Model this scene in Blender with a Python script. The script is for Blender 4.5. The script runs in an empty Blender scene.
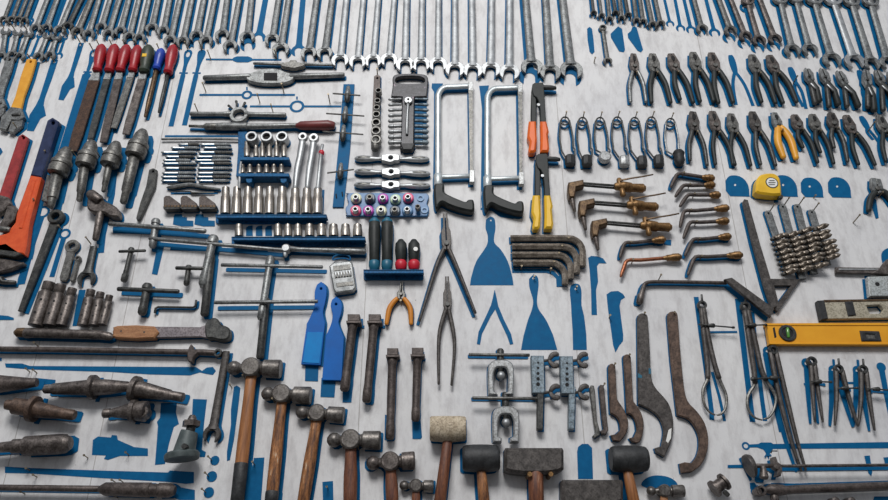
import bpy, bmesh, math, random
from mathutils import Vector
from mathutils.geometry import tessellate_polygon
random.seed(7)
C = bpy.context.scene.collection
# ------------------------------------------------------------------ camera model (photo 888x500)
F = 720.0; TH = math.radians(25.6); D = 1.62; ZC = 1.45
CX, CY = 447.0, 250.0
ct, st = math.cos(TH), math.sin(TH)
def W(px, py, h=0.0):
    """photo point -> point in the place, h metres in front of the wall"""
    yy = CY - py
    dy = F*ct - yy*st; dz = F*st + yy*ct
    t = (D-h)/dy
    return Vector(((px-CX)*t, -h, ZC + dz*t))
def U(py):            # metres per photo pixel on the wall at that height
    return D/(F*ct - (CY-py)*st)
class Px:
    def m(s, x, y, h): return W(x, y, h)
    def u(s, x, y): return U(y)
PX = Px()
class LF:
    """local frame on the wall: y runs from A to B, x to its right hand side, unit about one photo pixel"""
    def __init__(s, A, B, h=0.012):
        a, b = W(A[0], A[1], h), W(B[0], B[1], h)
        s.k = U((A[1]+B[1])/2)
        d = b-a; s.L = d.length/s.k; d.normalize()
        s.a = a; s.ey = d; s.ex = Vector((-d.z, 0, d.x))
    def m(s, x, y, h):
        p = s.a + s.ex*(x*s.k) + s.ey*(y*s.k)
        return Vector((p.x, -h, p.z))
    def u(s, x, y): return s.k
# ------------------------------------------------------------------ 2D helpers
def sm(p, n=4, closed=False):
    out = []; N = len(p)
    rng = range(N) if closed else range(N-1)
    for i in rng:
        if closed: a, b, c, d = p[i-1], p[i], p[(i+1) % N], p[(i+2) % N]
        else: a, b, c, d = p[max(i-1, 0)], p[i], p[i+1], p[min(i+2, N-1)]
        for k in range(n):
            t = k/n
            out.append(tuple(.5*(2*b[j]+(c[j]-a[j])*t+(2*a[j]-5*b[j]+4*c[j]-d[j])*t*t+(3*b[j]-a[j]-3*c[j]+d[j])*t**3) for j in range(len(b))))
    if not closed: out.append(tuple(p[-1]))
    return out
def arc(cx, cy, r, a0, a1, n=10, ry=None):
    ry = ry or r
    return [(cx+r*math.cos(math.radians(a0+(a1-a0)*i/n)), cy+ry*math.sin(math.radians(a0+(a1-a0)*i/n))) for i in range(n+1)]
def circ(cx, cy, r, n=20, ry=None, a=0): return arc(cx, cy, r, a, a+360, n, ry)[:-1]
def area(l): return .5*sum(l[i-1][0]*l[i][1]-l[i][0]*l[i-1][1] for i in range(len(l)))
def inset(l, d):
    """offset a CCW loop inwards by d"""
    n = len(l); out = []
    for i in range(n):
        p, q, r = l[i-1], l[i], l[(i+1) % n]
        e1 = (q[0]-p[0], q[1]-p[1]); e2 = (r[0]-q[0], r[1]-q[1])
        l1 = math.hypot(*e1) or 1e-9; l2 = math.hypot(*e2) or 1e-9
        n1 = (-e1[1]/l1, e1[0]/l1); n2 = (-e2[1]/l2, e2[0]/l2)
        b = (n1[0]+n2[0], n1[1]+n2[1]); bl = b[0]**2+b[1]**2
        if bl < .25: b = n1; k = 1.0
        else: k = min(2/bl, 2.0)
        out.append((q[0]+b[0]*d*k, q[1]+b[1]*d*k))
    return out
def clean(l):
    out = []
    for p in l:
        if not out or math.hypot(p[0]-out[-1][0], p[1]-out[-1][1]) > 2e-5: out.append(p)
    if len(out) > 1 and math.hypot(out[0][0]-out[-1][0], out[0][1]-out[-1][1]) < 2e-5: out.pop()
    return out
# ------------------------------------------------------------------ mesh builder
class M:
    def __init__(s): s.v = []; s.f = []; s.foot = []; s.nofoot = False
    def _prism(s, loops, h0, h1, bev=0):
        loops = [clean(l) for l in loops]
        L = []
        for i, l in enumerate(loops):
            a = area(l)
            if (a < 0) == (i == 0): l = l[::-1]
            L.append(l)
        if not s.nofoot: s.foot.append(L)
        if bev: top = [inset(l, bev) for l in L]
        else: top = L
        lv = []
        for l, tp in zip(L, top):
            n = len(l); b = len(s.v)
            s.v += [(x, -h0, z) for x, z in l]; s.v += [(x, -(h1-bev), z) for x, z in l]
            if bev: s.v += [(x, -h1, z) for x, z in tp]
            for i in range(n):
                j = (i+1) % n
                s.f.append((b+i, b+j, b+n+j, b+n+i))
                if bev: s.f.append((b+n+i, b+n+j, b+2*n+j, b+2*n+i))
            lv.append((b, n))
        for lev in ('bot', 'top'):
            src = L if lev == 'bot' else top
            idx = []
            for (b, n) in lv:
                o = 0 if lev == 'bot' else (2*n if bev else n)
                idx += [b+o+i for i in range(n)]
            if len(src) == 1 and len(idx) <= 4: s.f.append(tuple(idx)); continue
            for t in tessellate_polygon([[Vector((x, z, 0)) for x, z in l] for l in src]):
                s.f.append(tuple(idx[k] for k in t))
        return s
    def prism(s, pts, h0, h1, bev=0, fr=PX, holes=()):
        def mp(l):
            q = [fr.m(x, y, h1) for x, y in l]; return [(p.x, p.z) for p in q]
        return s._prism([mp(pts)]+[mp(h) for h in holes], h0, h1, bev)
    def disc(s, cx, cy, r, h0, h1, fr=PX, n=20, hole=0, bev=0, a=0):
        c = fr.m(cx, cy, h1); u = fr.u(cx, cy)
        L = [circ(c.x, c.z, r*u, n, None, a)]
        if hole: L.append(circ(c.x, c.z, hole*u, max(n, 12)))
        return s._prism(L, h0, h1, bev)
    def tube(s, pts, r, h=0.012, fr=PX, n=10, flat=1.0, cap=True, closed=False, twist=0, a0=0):
        """swept round body; pts (x,y[,h]); r number or list in frame units"""
        P = []; R = []
        for i, p in enumerate(pts):
            hh = p[2] if len(p) > 2 else h
            P.append(fr.m(p[0], p[1], hh)); R.append((r[i] if isinstance(r, (list, tuple)) else r)*fr.u(p[0], p[1]))
        N = Vector((0, -1, 0)); m_ = len(P)
        T = []
        for i in range(m_):
            a = P[i-1] if (i > 0 or closed) else P[i]; b = P[(i+1) % m_] if (i < m_-1 or closed) else P[i]
            t = b-a
            if t.length < 1e-7: t = Vector((0, 0, -1))
            T.append(t.normalized())
        if cap and not closed:
            e = min(R[0], R[0]*flat)*.45
            P.insert(0, P[0]-T[0]*e); T.insert(0, T[0]); R.insert(0, R[0]*.72)
            e = min(R[-1], R[-1]*flat)*.45
            P.append(P[-1]+T[-1]*e); T.append(T[-1]); R.append(R[-1]*.72)
        b0 = len(s.v); k = len(P); dist = 0; Lf = []; Rt = []
        for i in range(k):
            t = T[i]; side = t.cross(N)
            if side.length < .05: side = Vector((1, 0, 0))
            side.normalize(); n2 = side.cross(t).normalized()
            if n2.y > 0: n2 = -n2
            if i: dist += (P[i]-P[i-1]).length
            for j in range(n):
                a = 2*math.pi*j/n + a0; mu = 1.0
                if twist: mu = .62+.38*abs(math.cos(a + dist*twist))
                q = P[i] + side*(R[i]*mu*math.cos(a)) + n2*(R[i]*flat*mu*math.sin(a))
                s.v.append((q.x, q.y, q.z))
            Lf.append((P[i].x+side.x*R[i], P[i].z+side.z*R[i])); Rt.append((P[i].x-side.x*R[i], P[i].z-side.z*R[i]))
        for i in range(k if closed else k-1):
            i2 = (i+1) % k
            for j in range(n):
                s.f.append((b0+i*n+j, b0+i*n+(j+1) % n, b0+i2*n+(j+1) % n, b0+i2*n+j))
        if not closed:
            s.f.append(tuple(b0+j for j in range(n))); s.f.append(tuple(b0+(k-1)*n+j for j in range(n)))
        if not s.nofoot:
            if closed: s.foot.append([Lf, Rt] if abs(area(Lf)) > abs(area(Rt)) else [Rt, Lf])
            else: s.foot.append([Lf+Rt[::-1]])
        return s
    def line(s, A, B, r, h=0.012, **k): return s.tube([A, B], r, h, **k)
    def peg(s, x, y, r, h0, h1, fr=PX, n=8, up=0.0):
        """round pin standing straight out of the wall"""
        c = fr.m(x, y, h0); u = fr.u(x, y)*r
        b = len(s.v)
        for (h, rr) in ((h0, u), (h1, u)):
            for j in range(n):
                a = 2*math.pi*j/n
                s.v.append((c.x+rr*math.cos(a), -h, c.z+up*(h-h0)+rr*math.sin(a)))
        for j in range(n): s.f.append((b+j, b+(j+1) % n, b+n+(j+1) % n, b+n+j))
        s.f.append(tuple(b+j for j in range(n))); s.f.append(tuple(b+n+j for j in range(n)))
        return s
    def box(s, x0, y0, x1, y1, h0, h1, bev=0, fr=PX): return s.prism([(x0, y0), (x1, y0), (x1, y1), (x0, y1)], h0, h1, bev, fr)
    def mesh(s, name, mat, o):
        bm = bmesh.new()
        vs = [bm.verts.new((x-o.x, y-o.y, z-o.z)) for x, y, z in s.v]
        for f in s.f:
            if len(set(f)) > 2:
                try: bm.faces.new([vs[i] for i in f])
                except ValueError: pass
        bmesh.ops.recalc_face_normals(bm, faces=bm.faces)
        me = bpy.data.meshes.new(name); bm.to_mesh(me); bm.free()
        me.materials.append(mat)
        for p in me.polygons: p.use_smooth = True
        try: me.set_sharp_from_angle(angle=math.radians(38))
        except Exception: pass
        return me
# ------------------------------------------------------------------ materials
def mat(name, c1, c2=None, metal=0.0, rough=.5, sc=30, bump=0.0, spec=.5, det=4, stretch=None, coat=0, c3=None, w3=.62):
    m = bpy.data.materials.new(name); m.use_nodes = True
    nt = m.node_tree; N = nt.nodes; L = nt.links; b = N['Principled BSDF']
    b.inputs['Metallic'].default_value = metal; b.inputs['Roughness'].default_value = rough
    b.inputs['Specular IOR Level'].default_value = spec; b.inputs['Coat Weight'].default_value = coat
    c2 = c2 or c1
    tc = N.new('ShaderNodeTexCoord'); mp = N.new('ShaderNodeMapping'); L.new(tc.outputs['Object'], mp.inputs[0])
    if stretch: mp.inputs['Scale'].default_value = stretch
    nz = N.new('ShaderNodeTexNoise'); nz.inputs['Scale'].default_value = sc; nz.inputs['Detail'].default_value = det; nz.inputs['Roughness'].default_value = .65
    L.new(mp.outputs[0], nz.inputs['Vector'])
    cr = N.new('ShaderNodeValToRGB'); L.new(nz.outputs['Fac'], cr.inputs[0])
    e = cr.color_ramp.elements; e[0].position = .36; e[0].color = (*c1, 1); e[1].position = .64; e[1].color = (*c2, 1)
    if c3:
        q = cr.color_ramp.elements.new(w3+.08); q.color = (*c3, 1); e[1].position = w3
    if metal > .25 or rough > .54:      # gritty wear
        n2 = N.new('ShaderNodeTexNoise'); n2.inputs['Scale'].default_value = 260; n2.inputs['Detail'].default_value = 3; L.new(mp.outputs[0], n2.inputs['Vector'])
        r2 = N.new('ShaderNodeValToRGB'); q2 = r2.color_ramp.elements; q2[0].position = .36; q2[0].color = (.5,.48,.46,1); q2[1].position = .56; q2[1].color = (1.1,1.1,1.1,1); L.new(n2.outputs['Fac'], r2.inputs[0])
        mx = N.new('ShaderNodeMix'); mx.data_type = 'RGBA'; mx.blend_type = 'MULTIPLY'; mx.inputs[0].default_value = .3 if name in ('chrome_steel', 'white_metal_tube', 'polished_tap_steel', 'nickel_socket_steel') else .8; L.new(cr.outputs[0], mx.inputs[6]); L.new(r2.outputs[0], mx.inputs[7]); L.new(mx.outputs[2], b.inputs['Base Color'])
    else: L.new(cr.outputs[0], b.inputs['Base Color'])
    mr = N.new('ShaderNodeMapRange'); mr.inputs['To Min'].default_value = max(rough-.1, .05); mr.inputs['To Max'].default_value = min(rough+.15, 1)
    L.new(nz.outputs['Fac'], mr.inputs['Value']); L.new(mr.outputs[0], b.inputs['Roughness'])
    if bump:
        bp = N.new('ShaderNodeBump'); bp.inputs['Strength'].default_value = bump; bp.inputs['Distance'].default_value = .002
        L.new(nz.outputs['Fac'], bp.inputs['Height']); L.new(bp.outputs[0], b.inputs['Normal'])
    return m
CHROME = mat('chrome_steel', (.30,.31,.315), (.45,.465,.47), .7, .43, 40, .08)
SOCK = mat('nickel_socket_steel', (.24,.215,.19), (.40,.375,.34), .8, .33, 50, .1)
HAM = mat('hammer_steel', (.105,.095,.088), (.20,.185,.17), .65, .4, 60, .2)
AMBER2 = mat('orange_grip_plastic', (.50,.17,.01), (.60,.22,.015), 0, .5, 30)
STEEL = mat('grey_steel', (.15,.155,.155), (.28,.29,.285), .6, .42, 50, .15)
DULL = mat('dull_steel', (.10,.10,.095), (.21,.205,.19), .6, .43, 70, .2)
DARK = mat('dark_steel', (.035,.037,.037), (.085,.085,.08), .5, .45, 60, .2)
OILY = mat('oiled_steel', (.075,.063,.058), (.19,.165,.15), .65, .42, 60, .25)
RUST = mat('rusty_steel', (.055,.043,.039), (.125,.102,.092), .4, .5, 60, .35)
BROWN = mat('brown_rust', (.05,.028,.02), (.105,.058,.038), .1, .8, 90, .5)
BLACK = mat('black_rubber', (.011,.012,.013), (.032,.034,.036), 0, .55, 55, .8, .5)
GRIP = mat('charcoal_grip', (.010,.013,.013), (.027,.031,.029), 0, .5, 60, .2, .35)
BRN2 = mat('brown_oxide_steel', (.065,.042,.032), (.145,.095,.07), .35, .5, 60, .35)
NAVY = mat('navy_paint', (.006,.013,.05), (.012,.025,.085), 0, .35, 50)
ORANGE = mat('orange_plastic', (.72,.12,.008), (.80,.15,.012), 0, .4, 20)
ORANGE2 = mat('orange_enamel', (.60,.07,.012), (.72,.105,.02), 0, .4, 60, .15, c3=(.4,.05,.01), w3=.7)
YELLOW = mat('yellow_plastic', (.72,.42,.015), (.80,.50,.03), 0, .4, 30)
AMBER = mat('amber_plastic', (.68,.30,.02), (.78,.38,.035), 0, .4, 30)
LEVEL = mat('yellow_level_paint', (.72,.31,.008), (.78,.36,.012), 0, .4, 14)
RED = mat('red_plastic', (.26,.006,.012), (.38,.012,.018), 0, .35, 25, c3=(.2,.006,.01), w3=.66)
RED2 = mat('red_enamel', (.22,.012,.014), (.34,.025,.025), 0, .5, 60, .2)
GREEN = mat('dark_green_plastic', (.018,.028,.018), (.04,.05,.03), 0, .45, 60)
BLUEPL = mat('blue_plastic', (.002,.10,.38), (.003,.125,.46), 0, .5, 20, 0, .2)
BLUEPL2 = mat('light_blue_plastic', (.002,.17,.48), (.003,.22,.56), 0, .5, 20, 0, .2)
BLUEH = mat('royal_blue_plastic', (.008,.04,.30), (.012,.06,.42), 0, .35, 25)
SHELF = mat('blue_painted_metal', (.006,.085,.22), (.012,.12,.28), 0, .55, 30, .1, .2)
PAINT = mat('blue_wall_paint', (.0015,.09,.225), (.003,.12,.28), 0, .5, 60, .1, .12, det=6, c3=(.03,.18,.38), w3=.76)
TEAL = mat('teal_plastic', (.008,.10,.17), (.012,.14,.22), 0, .4, 20)
BRASS = mat('brass', (.15,.08,.03), (.30,.17,.065), .6, .42, 80, .2)
BRASSD = mat('tarnished_brass', (.08,.048,.028), (.17,.11,.06), .65, .45, 80, .2)
COPPER = mat('copper_pipe', (.30,.10,.05), (.40,.16,.08), .7, .4, 60)
WOODO = mat('orange_hickory', (.20,.075,.025), (.40,.165,.055), 0, .5, 30, .3, stretch=(5,5,.5), c3=(.10,.035,.012), w3=.64)
WOODW = mat('worn_hickory', (.08,.03,.014), (.38,.16,.055), 0, .6, 34, .4, stretch=(4,4,.7), c3=(.60,.47,.33), w3=.62)
WOODR = mat('reddish_wood', (.09,.028,.016), (.24,.09,.04), 0, .55, 30, .3, stretch=(5,5,.6), c3=(.36,.22,.14), w3=.68)
WOODB = mat('brown_wood', (.30,.13,.05), (.40,.20,.09), 0, .6, 30, .2, stretch=(1,6,6))
BURG = mat('burgundy_plastic', (.10,.018,.018), (.17,.03,.028), 0, .4, 30)
HIDE = mat('rawhide', (.36,.29,.20), (.55,.47,.35), 0, .75, 50, .6, c3=(.22,.16,.10), w3=.66)
SILVER = mat('cast_aluminium', (.30,.31,.31), (.44,.45,.45), .5, .42, 60, .1)
BLUEGREY = mat('blue_grey_metal', (.12,.16,.19), (.25,.31,.35), .5, .5, 70, .2)
GREYGREEN = mat('grey_green_paint', (.045,.06,.06), (.085,.105,.105), .1, .5, 60, .1)
FRAME = mat('white_metal_tube', (.40,.44,.45), (.56,.60,.61), .45, .33, 20)
HOOKD = mat('blackened_steel', (.045,.04,.037), (.105,.094,.087), .35, .48, 70, .3, c3=(.16,.142,.13), w3=.66)
KEYM = mat('worn_brown_steel', (.15,.125,.10), (.30,.26,.215), .6, .38, 60, .2)
TAPM = mat('polished_tap_steel', (.30,.32,.32), (.48,.50,.50), .6, .35, 60, .1)
PINK = mat('pink_plastic', (.75,.10,.22), None, 0, .4); MAG = mat('magenta_plastic', (.48,.05,.42), None, 0, .4)
CREAM = mat('cream_plastic', (.70,.70,.50), None, 0, .4); LIME = mat('pale_green_plastic', (.50,.66,.45), None, 0, .4)
SLATE = mat('slate_plastic', (.09,.12,.16), None, 0, .4); DENIM = mat('denim_blue_plastic', (.12,.26,.45), None, 0, .4)
WHITE = mat('white_label', (.75,.75,.72), None, 0, .5); HOLE = mat('dark_opening', (.008,.008,.009), None, 0, .8)
CREAML = mat('cream_level_body', (.40,.36,.27), (.50,.46,.36), .3, .45, 20); GREYL = mat('grey_level_body', (.42,.45,.45), (.52,.55,.54), .3, .45, 20)
VIAL = mat('green_vial', (.10,.30,.05), None, 0, .1, spec=.8); REDC = mat('red_collar', (.50,.012,.03), None, 0, .4)
NAILM = mat('nail_steel', (.16,.13,.09), (.30,.25,.17), .7, .4, 200)
GLASS = mat('clear_plastic_case', (.16,.17,.17), (.30,.31,.31), .2, .2, 60)
BLACKM = mat('mottled_black_metal', (.02,.02,.022), (.05,.05,.055), .4, .4, 90, c3=(.22,.17,.20), w3=.64)
# ------------------------------------------------------------------ wall
PAINTS = []
wall = None
def setp(o, label=None, cat=None, group=None, kind=None):
    if label: o['label'] = label
    if cat: o['category'] = cat
    if group: o['group'] = group
    if kind: o['kind'] = kind
def add_paint(foots, shift=(0, 0), grow=.0005, label=None):
    """flat blue paint on the wall in the shape of the given footprints"""
    v = []; f = []; ar = 0
    for L in foots:
        L2 = []
        for i, l in enumerate(L):
            l = clean(l)
            if (area(l) < 0) == (i == 0): l = l[::-1]
            if grow: l = inset(l, -grow)
            L2.append([(x+shift[0], z+shift[1]) for x, z in l])
        ar += abs(area(L2[0]))
        b = len(v); flatv = [p for l in L2 for p in l]
        z_ = .0006+.0000023*foots.index(L)
        v += [(x, -z_, z) for x, z in flatv]
        for t in tessellate_polygon([[Vector((x, z, 0)) for x, z in l] for l in L2]): f.append(tuple(b+k for k in t))
    PAINTS.append((ar + (100 if label else 0), v, f, label))
class T:
    def __init__(s, name, label, cat, x, y, group=None):
        s.name, s.label, s.cat, s.group = name, label, cat, group
        s.o = W(x, y, 0); s.parts = []; s.extra = []
    def add(s, pname, m, material, under=None, label=None):
        s.parts.append((pname, m, material, under, label)); return len(s.parts)-1
    def one(s, m, material): return s.add(None, m, material)
    def done(s, paint=None, grow=.0012):
        if len(s.parts) == 1 or s.parts[0][0] is None:
            p = s.parts[0]; me = p[1].mesh(s.name, p[2], s.o)
            root = bpy.data.objects.new(s.name, me)
        else:
            root = bpy.data.objects.new(s.name, None); root.empty_display_size = .01
        C.objects.link(root); root.location = s.o
        setp(root, s.label, s.cat, s.group)
        if root.data is None:
            objs = []
            for (pn, m, mt, under, lb) in s.parts:
                ob = bpy.data.objects.new(pn, m.mesh(pn, mt, s.o)); C.objects.link(ob)
                ob.parent = root if under is None else objs[under]
                if lb: ob['label'] = lb
                objs.append(ob)
        if paint is not None:
            foots = [f for p in s.parts for f in p[1].foot]
            u = U(250); add_paint(foots, (paint[0]*u*.36, -paint[1]*u*.3), min(grow, .0005))
        return root
NAILS = []
def nail(x, y, L=.03, held=True):
    m = M(); m.peg(x, y, .55, 0, L, up=.12)
    c = W(x, y, 0); b = c + Vector((0, 0, .12*L))
    m2 = M(); 
    for hh, r in ((L, .0028), (L+.0012, .0028)): pass
    k = len(m.v); n = 8
    for hh in (L, L+.0012):
        for j in range(n):
            a = 2*math.pi*j/n; m.v.append((c.x+.0026*math.cos(a), -hh, c.z+.12*L+.0026*math.sin(a)))
    for j in range(n): m.f.append((k+j, k+(j+1) % n, k+n+(j+1) % n, k+n+j))
    m.f.append(tuple(k+j for j in range(n))); m.f.append(tuple(k+n+j for j in range(n)))
    o = bpy.data.objects.new('nail', m.mesh('nail', NAILM, c)); C.objects.link(o); o.location = c
    if held: setp(o, 'small steel nail driven into the white board to hold a tool', 'nail', 'nails holding tools')
    else: setp(o, 'bare steel nail standing over an empty blue painted outline', 'nail', 'bare nails at empty outlines')
ORD = ['first','second','third','fourth','fifth','sixth','seventh','eighth','ninth','tenth','eleventh','twelfth','thirteenth','fourteenth','fifteenth','sixteenth','seventeenth','eighteenth','nineteenth','twentieth','twenty-first','twenty-second','twenty-third','twenty-fourth','twenty-fifth','twenty-sixth','twenty-seventh','twenty-eighth','twenty-ninth','thirtieth','thirty-first','thirty-second','thirty-third','thirty-fourth','thirty-fifth','thirty-sixth','thirty-seventh','thirty-eighth','thirty-ninth','fortieth','forty-first','forty-second','forty-third','forty-fourth','forty-fifth','forty-sixth','forty-seventh','forty-eighth','forty-ninth','fiftieth']
class Ghost(M): pass
def ghost(build, label, shift=(0, 0)):
    """empty painted outline: build(m) draws the tool's footprint at wall level"""
    m = M(); build(m); add_paint(m.foot, shift, 0, label)
def gpoly(pts, label, holes=()):
    ghost(lambda m: m.prism(pts, 0, .0001, holes=holes), label)
def gline(pts, r, label): ghost(lambda m: m.tube(pts, r, 0.0001, cap=False), label)
# ================================================================== TOOL KINDS
def cjaw(cx, cy, R, rin, ang, gap=40, n=14, off=.12):
    """C shaped open jaw; ang = opening direction in degrees in the frame (90 = along +y)"""
    o = math.radians(ang)
    gap = 33; out = arc(cx, cy, R, ang+gap, ang+360-gap, n)
    ox, oy = cx+math.cos(o)*R*off, cy+math.sin(o)*R*off
    inn = arc(cx+math.cos(o)*R*.05, cy+math.sin(o)*R*.05, R*.5, ang+360-88, ang+88, 9)
    return out+inn
def wrench_fp(m, A, B, sw, R, ang=78, ring=None, h0=.006, h1=.013, rr=None):
    fr = LF(A, B, h1); L = fr.L; sw *= .86; R *= 1.04
    m.tube([(0, 0), (0, L*.5), (0, L-R*1.2), (0, L-R*.55)], [sw*.5, sw*.53, sw*.58, sw*.85], (h0+h1)/2, fr, 12, .5, False)
    m.prism(cjaw(0, L, R, R*.6, ang), h0-.001, h1+.001, .0012, fr)
    rr = rr or R*.8; sw *= .84
    if ring == 'ring': m.disc(0, 0, rr, h0-.001, h1+.002, fr, 20, rr*.6, .001)
    elif ring == 'open': m.prism(cjaw(0, 0, rr, rr*.55, ang-180), h0-.001, h1+.001, .0012, fr)
    return fr
def wrench(name, label, A, B, sw, R, mt, group=None, ring='ring', ang=78, paint=(0, 0), h=.006, cat='wrench', rr=None, marks=None):
    t = T(name, label, cat, A[0], A[1], group); m = M()
    wrench_fp(m, A, B, sw, R, ang, ring, h, h+.007, rr)
    t.one(m, mt)
    if ring == 'ring' and A[1] < 20:
        r_ = rr or R*.8; nail(A[0], A[1]-r_*.35, .02)
    return t.done(paint)
def wghost(A, B, sw, R, label, ring=None, ang=78, rr=None):
    ghost(lambda m: wrench_fp(m, A, B, sw, R, ang, ring, 0, .0001, rr), label)

def plier(label, top, eL, eR, jw=9, head=DULL, grip=GRIP, group=None, style='lineman', paint=(-3, 3), r=2.5, name='pliers', piv=.31, bow=3.0, h=.012, metal_handles=False):
    t = T(name, label, 'pliers', top[0], top[1], group)
    eL = (eL[0], eL[1]-2.6); eR = (eR[0]-.4, eR[1]-2.6)
    mid = ((eL[0]+eR[0])/2, (eL[1]+eR[1])/2)
    pv = (top[0]+(mid[0]-top[0])*piv, top[1]+(mid[1]-top[1])*piv)
    fr = LF(top, pv, h+.005); L = fr.L; w = jw/2
    tip = {'lineman': .55, 'needle': .14, 'wide': .8}[style]
    half = [(.25, 0), (w*tip, .3), (w*(tip*.4+.6), L*.38), (w*1.02, L*.66), (w*.8, L*1.0), (w*.5, L*1.18), (.25, L*1.2)]
    if style == 'needle': half = [(.25, 0), (w*.3, 0), (w*.5, L*.55), (w, L*.8), (w*.85, L*1.1), (.25, L*1.2)]
    m = M(); m.prism(half, h-.005, h+.005, .0014, fr); t.add('jaw', m, head)
    m = M(); m.prism([(-x, y) for x, y in half], h-.004, h+.006, .0014, fr); t.add('jaw', m, head)
    m = M(); m.nofoot = True; m.prism(circ(.3, L*.36, w*.34, 12, L*.17) if style == 'lineman' else circ(0, L*.62, .5, 8, L*.15), h+.0055, h+.0066, 0, fr); t.add('jaw_opening', m, HOLE, 0)
    m = M(); m.disc(0, L*.86, w*.42, h+.004, h+.0095, fr, 14, 0, .001); t.add('pivot_bolt', m, DULL)
    for s, e in ((-1, eL), (1, eR)):
        d = (e[0]-pv[0], e[1]-pv[1]); ln = math.hypot(*d); nx, ny = d[1]/ln, -d[0]/ln   # right hand of the direction down
        b = bow*s
        q = lambda k, o: (pv[0]+d[0]*k+nx*o, pv[1]+d[1]*k+ny*o)
        pth = sm([(pv[0]+s*w*.3, pv[1]+L*.05), q(.22, b*.75), q(.5, b), q(.8, b*.45), e], 4)
        rr = [r*(.85+.25*math.sin(math.pi*min(1, i/(len(pth)-1)*1.1))) for i in range(len(pth))]
        m = M(); m.tube(pth, rr, h, n=10, flat=.95)
        k = t.add('handle', m, grip)
    nail(pv[0]+d[0]*.03, pv[1]+L*.5, .022)
    return t.done(paint)
def pghost(top, eL, eR, jw, r, label, piv=.31, bow=2.5):
    mid = ((eL[0]+eR[0])/2, (eL[1]+eR[1])/2); pv = (top[0]+(mid[0]-top[0])*piv, top[1]+(mid[1]-top[1])*piv)
    def b(m):
        fr = LF(top, pv, 0); L = fr.L; w = jw/2
        m.prism(sm([(0, -1), (w*.7, 0), (w, L*.5), (w*.6, L*1.15), (-w*.6, L*1.15), (-w, L*.5), (-w*.7, 0)], 3, True), 0, .0001, 0, fr)
        for s, e in ((-1, eL), (1, eR)):
            if e is None: continue
            m.tube(sm([pv, ((pv[0]*.6+e[0]*.4)+s*bow, pv[1]*.6+e[1]*.4), e], 4), r, .0001, cap=False)
    ghost(b, label)

def file_tool(label, hA, hB, bB, wd, hmat, bmat, kind='flat', paint=(5, 0), hr=5, group='files and rasps with plastic handles', ferr=True):
    t = T('file', label, 'file', hA[0], hA[1], group)
    fr = LF(hA, hB, .016); L = fr.L
    m = M(); ys = [0, .06, .2, .4, .6, .8, .93, 1]; rs = [.55, .8, .98, 1, .9, .72, .78, .85]
    m.tube([(0, y*L) for y in ys], [r*hr for r in rs], .015, fr, 14); t.add('handle', m, hmat)
    m = M(); m.disc(0, L*.16, hr*.25, .017, .0245, fr, 12); t.add('hanging_hole', m, HOLE, 0)
    fr2 = LF(hB, bB, .014); L2 = fr2.L
    if ferr:
        m = M(); m.prism([(-hr*.45, -1), (hr*.45, -1), (wd*.5, L2*.14), (-wd*.5, L2*.14)], .009, .016, .001, fr2); t.add('tang', m, SILVER)
    m = M()
    if kind == 'flat': m.prism([(-wd/2, L2*.12), (wd/2, L2*.12), (wd/2, L2*.8), (wd*.4, L2), (-wd*.4, L2), (-wd/2, L2*.8)], .010, .015, .0006, fr2)
    else: m.tube([(0, -1), (0, L2*.7), (0, L2)], [wd/2, wd/2, wd*.3], .012, fr2, 12)
    t.add('blade', m, bmat)
    if 'yellow mark' in label:
        m = M(); m.nofoot = True; m.prism([(-2.4, L*.42), (2, L*.42), (2, L*.56), (-2.4, L*.56)], .024, .0325, .001, fr); t.add('yellow_mark', m, YELLOW, 0, 'yellow mark')
    return t.done(paint)
def hammer(label, ball, cheek, face, R, hend, hw, wood, dark_from=None, paint=(4, 0), H=.028, mt=DULL):
    H = R*1.0*U(cheek[1])+.0015
    t = T('ball_peen_hammer', label, 'hammer', cheek[0], cheek[1], 'ball peen hammers in the bottom row')
    fr = LF(ball, face, H); L = fr.L
    kc = math.hypot(cheek[0]-ball[0], cheek[1]-ball[1])/max(1, math.hypot(face[0]-ball[0], face[1]-ball[1]))*L
    m = M()
    br = R*.78
    m.tube([(0, -br*.9), (0, -br*.62), (0, -br*.2), (0, br*.25), (0, br*.7), (0, br*1.0)], [br*.35, br*.75, br*.98, br*.98, br*.75, br*.45], H, fr, 18, cap=False)
    m.tube([(0, br*.8), (0, kc-R*.75), (0, kc), (0, kc+R*.8)], [R*.42, R*.62, R*.86, R*.6], H, fr, 18, cap=False)
    m.tube([(0, kc+R*.6), (0, kc+R*1.15), (0, kc+R*1.3), (0, L-1.2), (0, L)], [R*.55, R*.66, R*.96, R*1.0, R*.9], H, fr, 22, cap=False)
    m.disc(0, kc, R*1.02, H-.014, H+R*.9*U(cheek[1]), fr, 28, 0, .003)
    t.add('head', m, mt)
    m = M(); m.tube([(cheek[0], cheek[1]+2), (hend[0]+(cheek[0]-hend[0])*.75, hend[1]+(cheek[1]-hend[1])*.75)]+[(hend[0]+(cheek[0]-hend[0])*k, hend[1]+(cheek[1]-hend[1])*k) for k in (.45, .2, 0)], [hw*.42, hw*.44, hw*.52, hw*.52, hw*.5], H, n=14, flat=.8)
    k = t.add('handle', m, wood)
    if dark_from:
        f = (dark_from-cheek[1])/(hend[1]-cheek[1]); p = (cheek[0]+(hend[0]-cheek[0])*f, dark_from)
        m = M(); m.tube([p, (hend[0], hend[1]-.2)], [hw*.56, hw*.55], H, n=14, flat=.85); t.add('grip_sleeve', m, BLACK, k, 'black grip sleeve')
    return t.done(paint)
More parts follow.
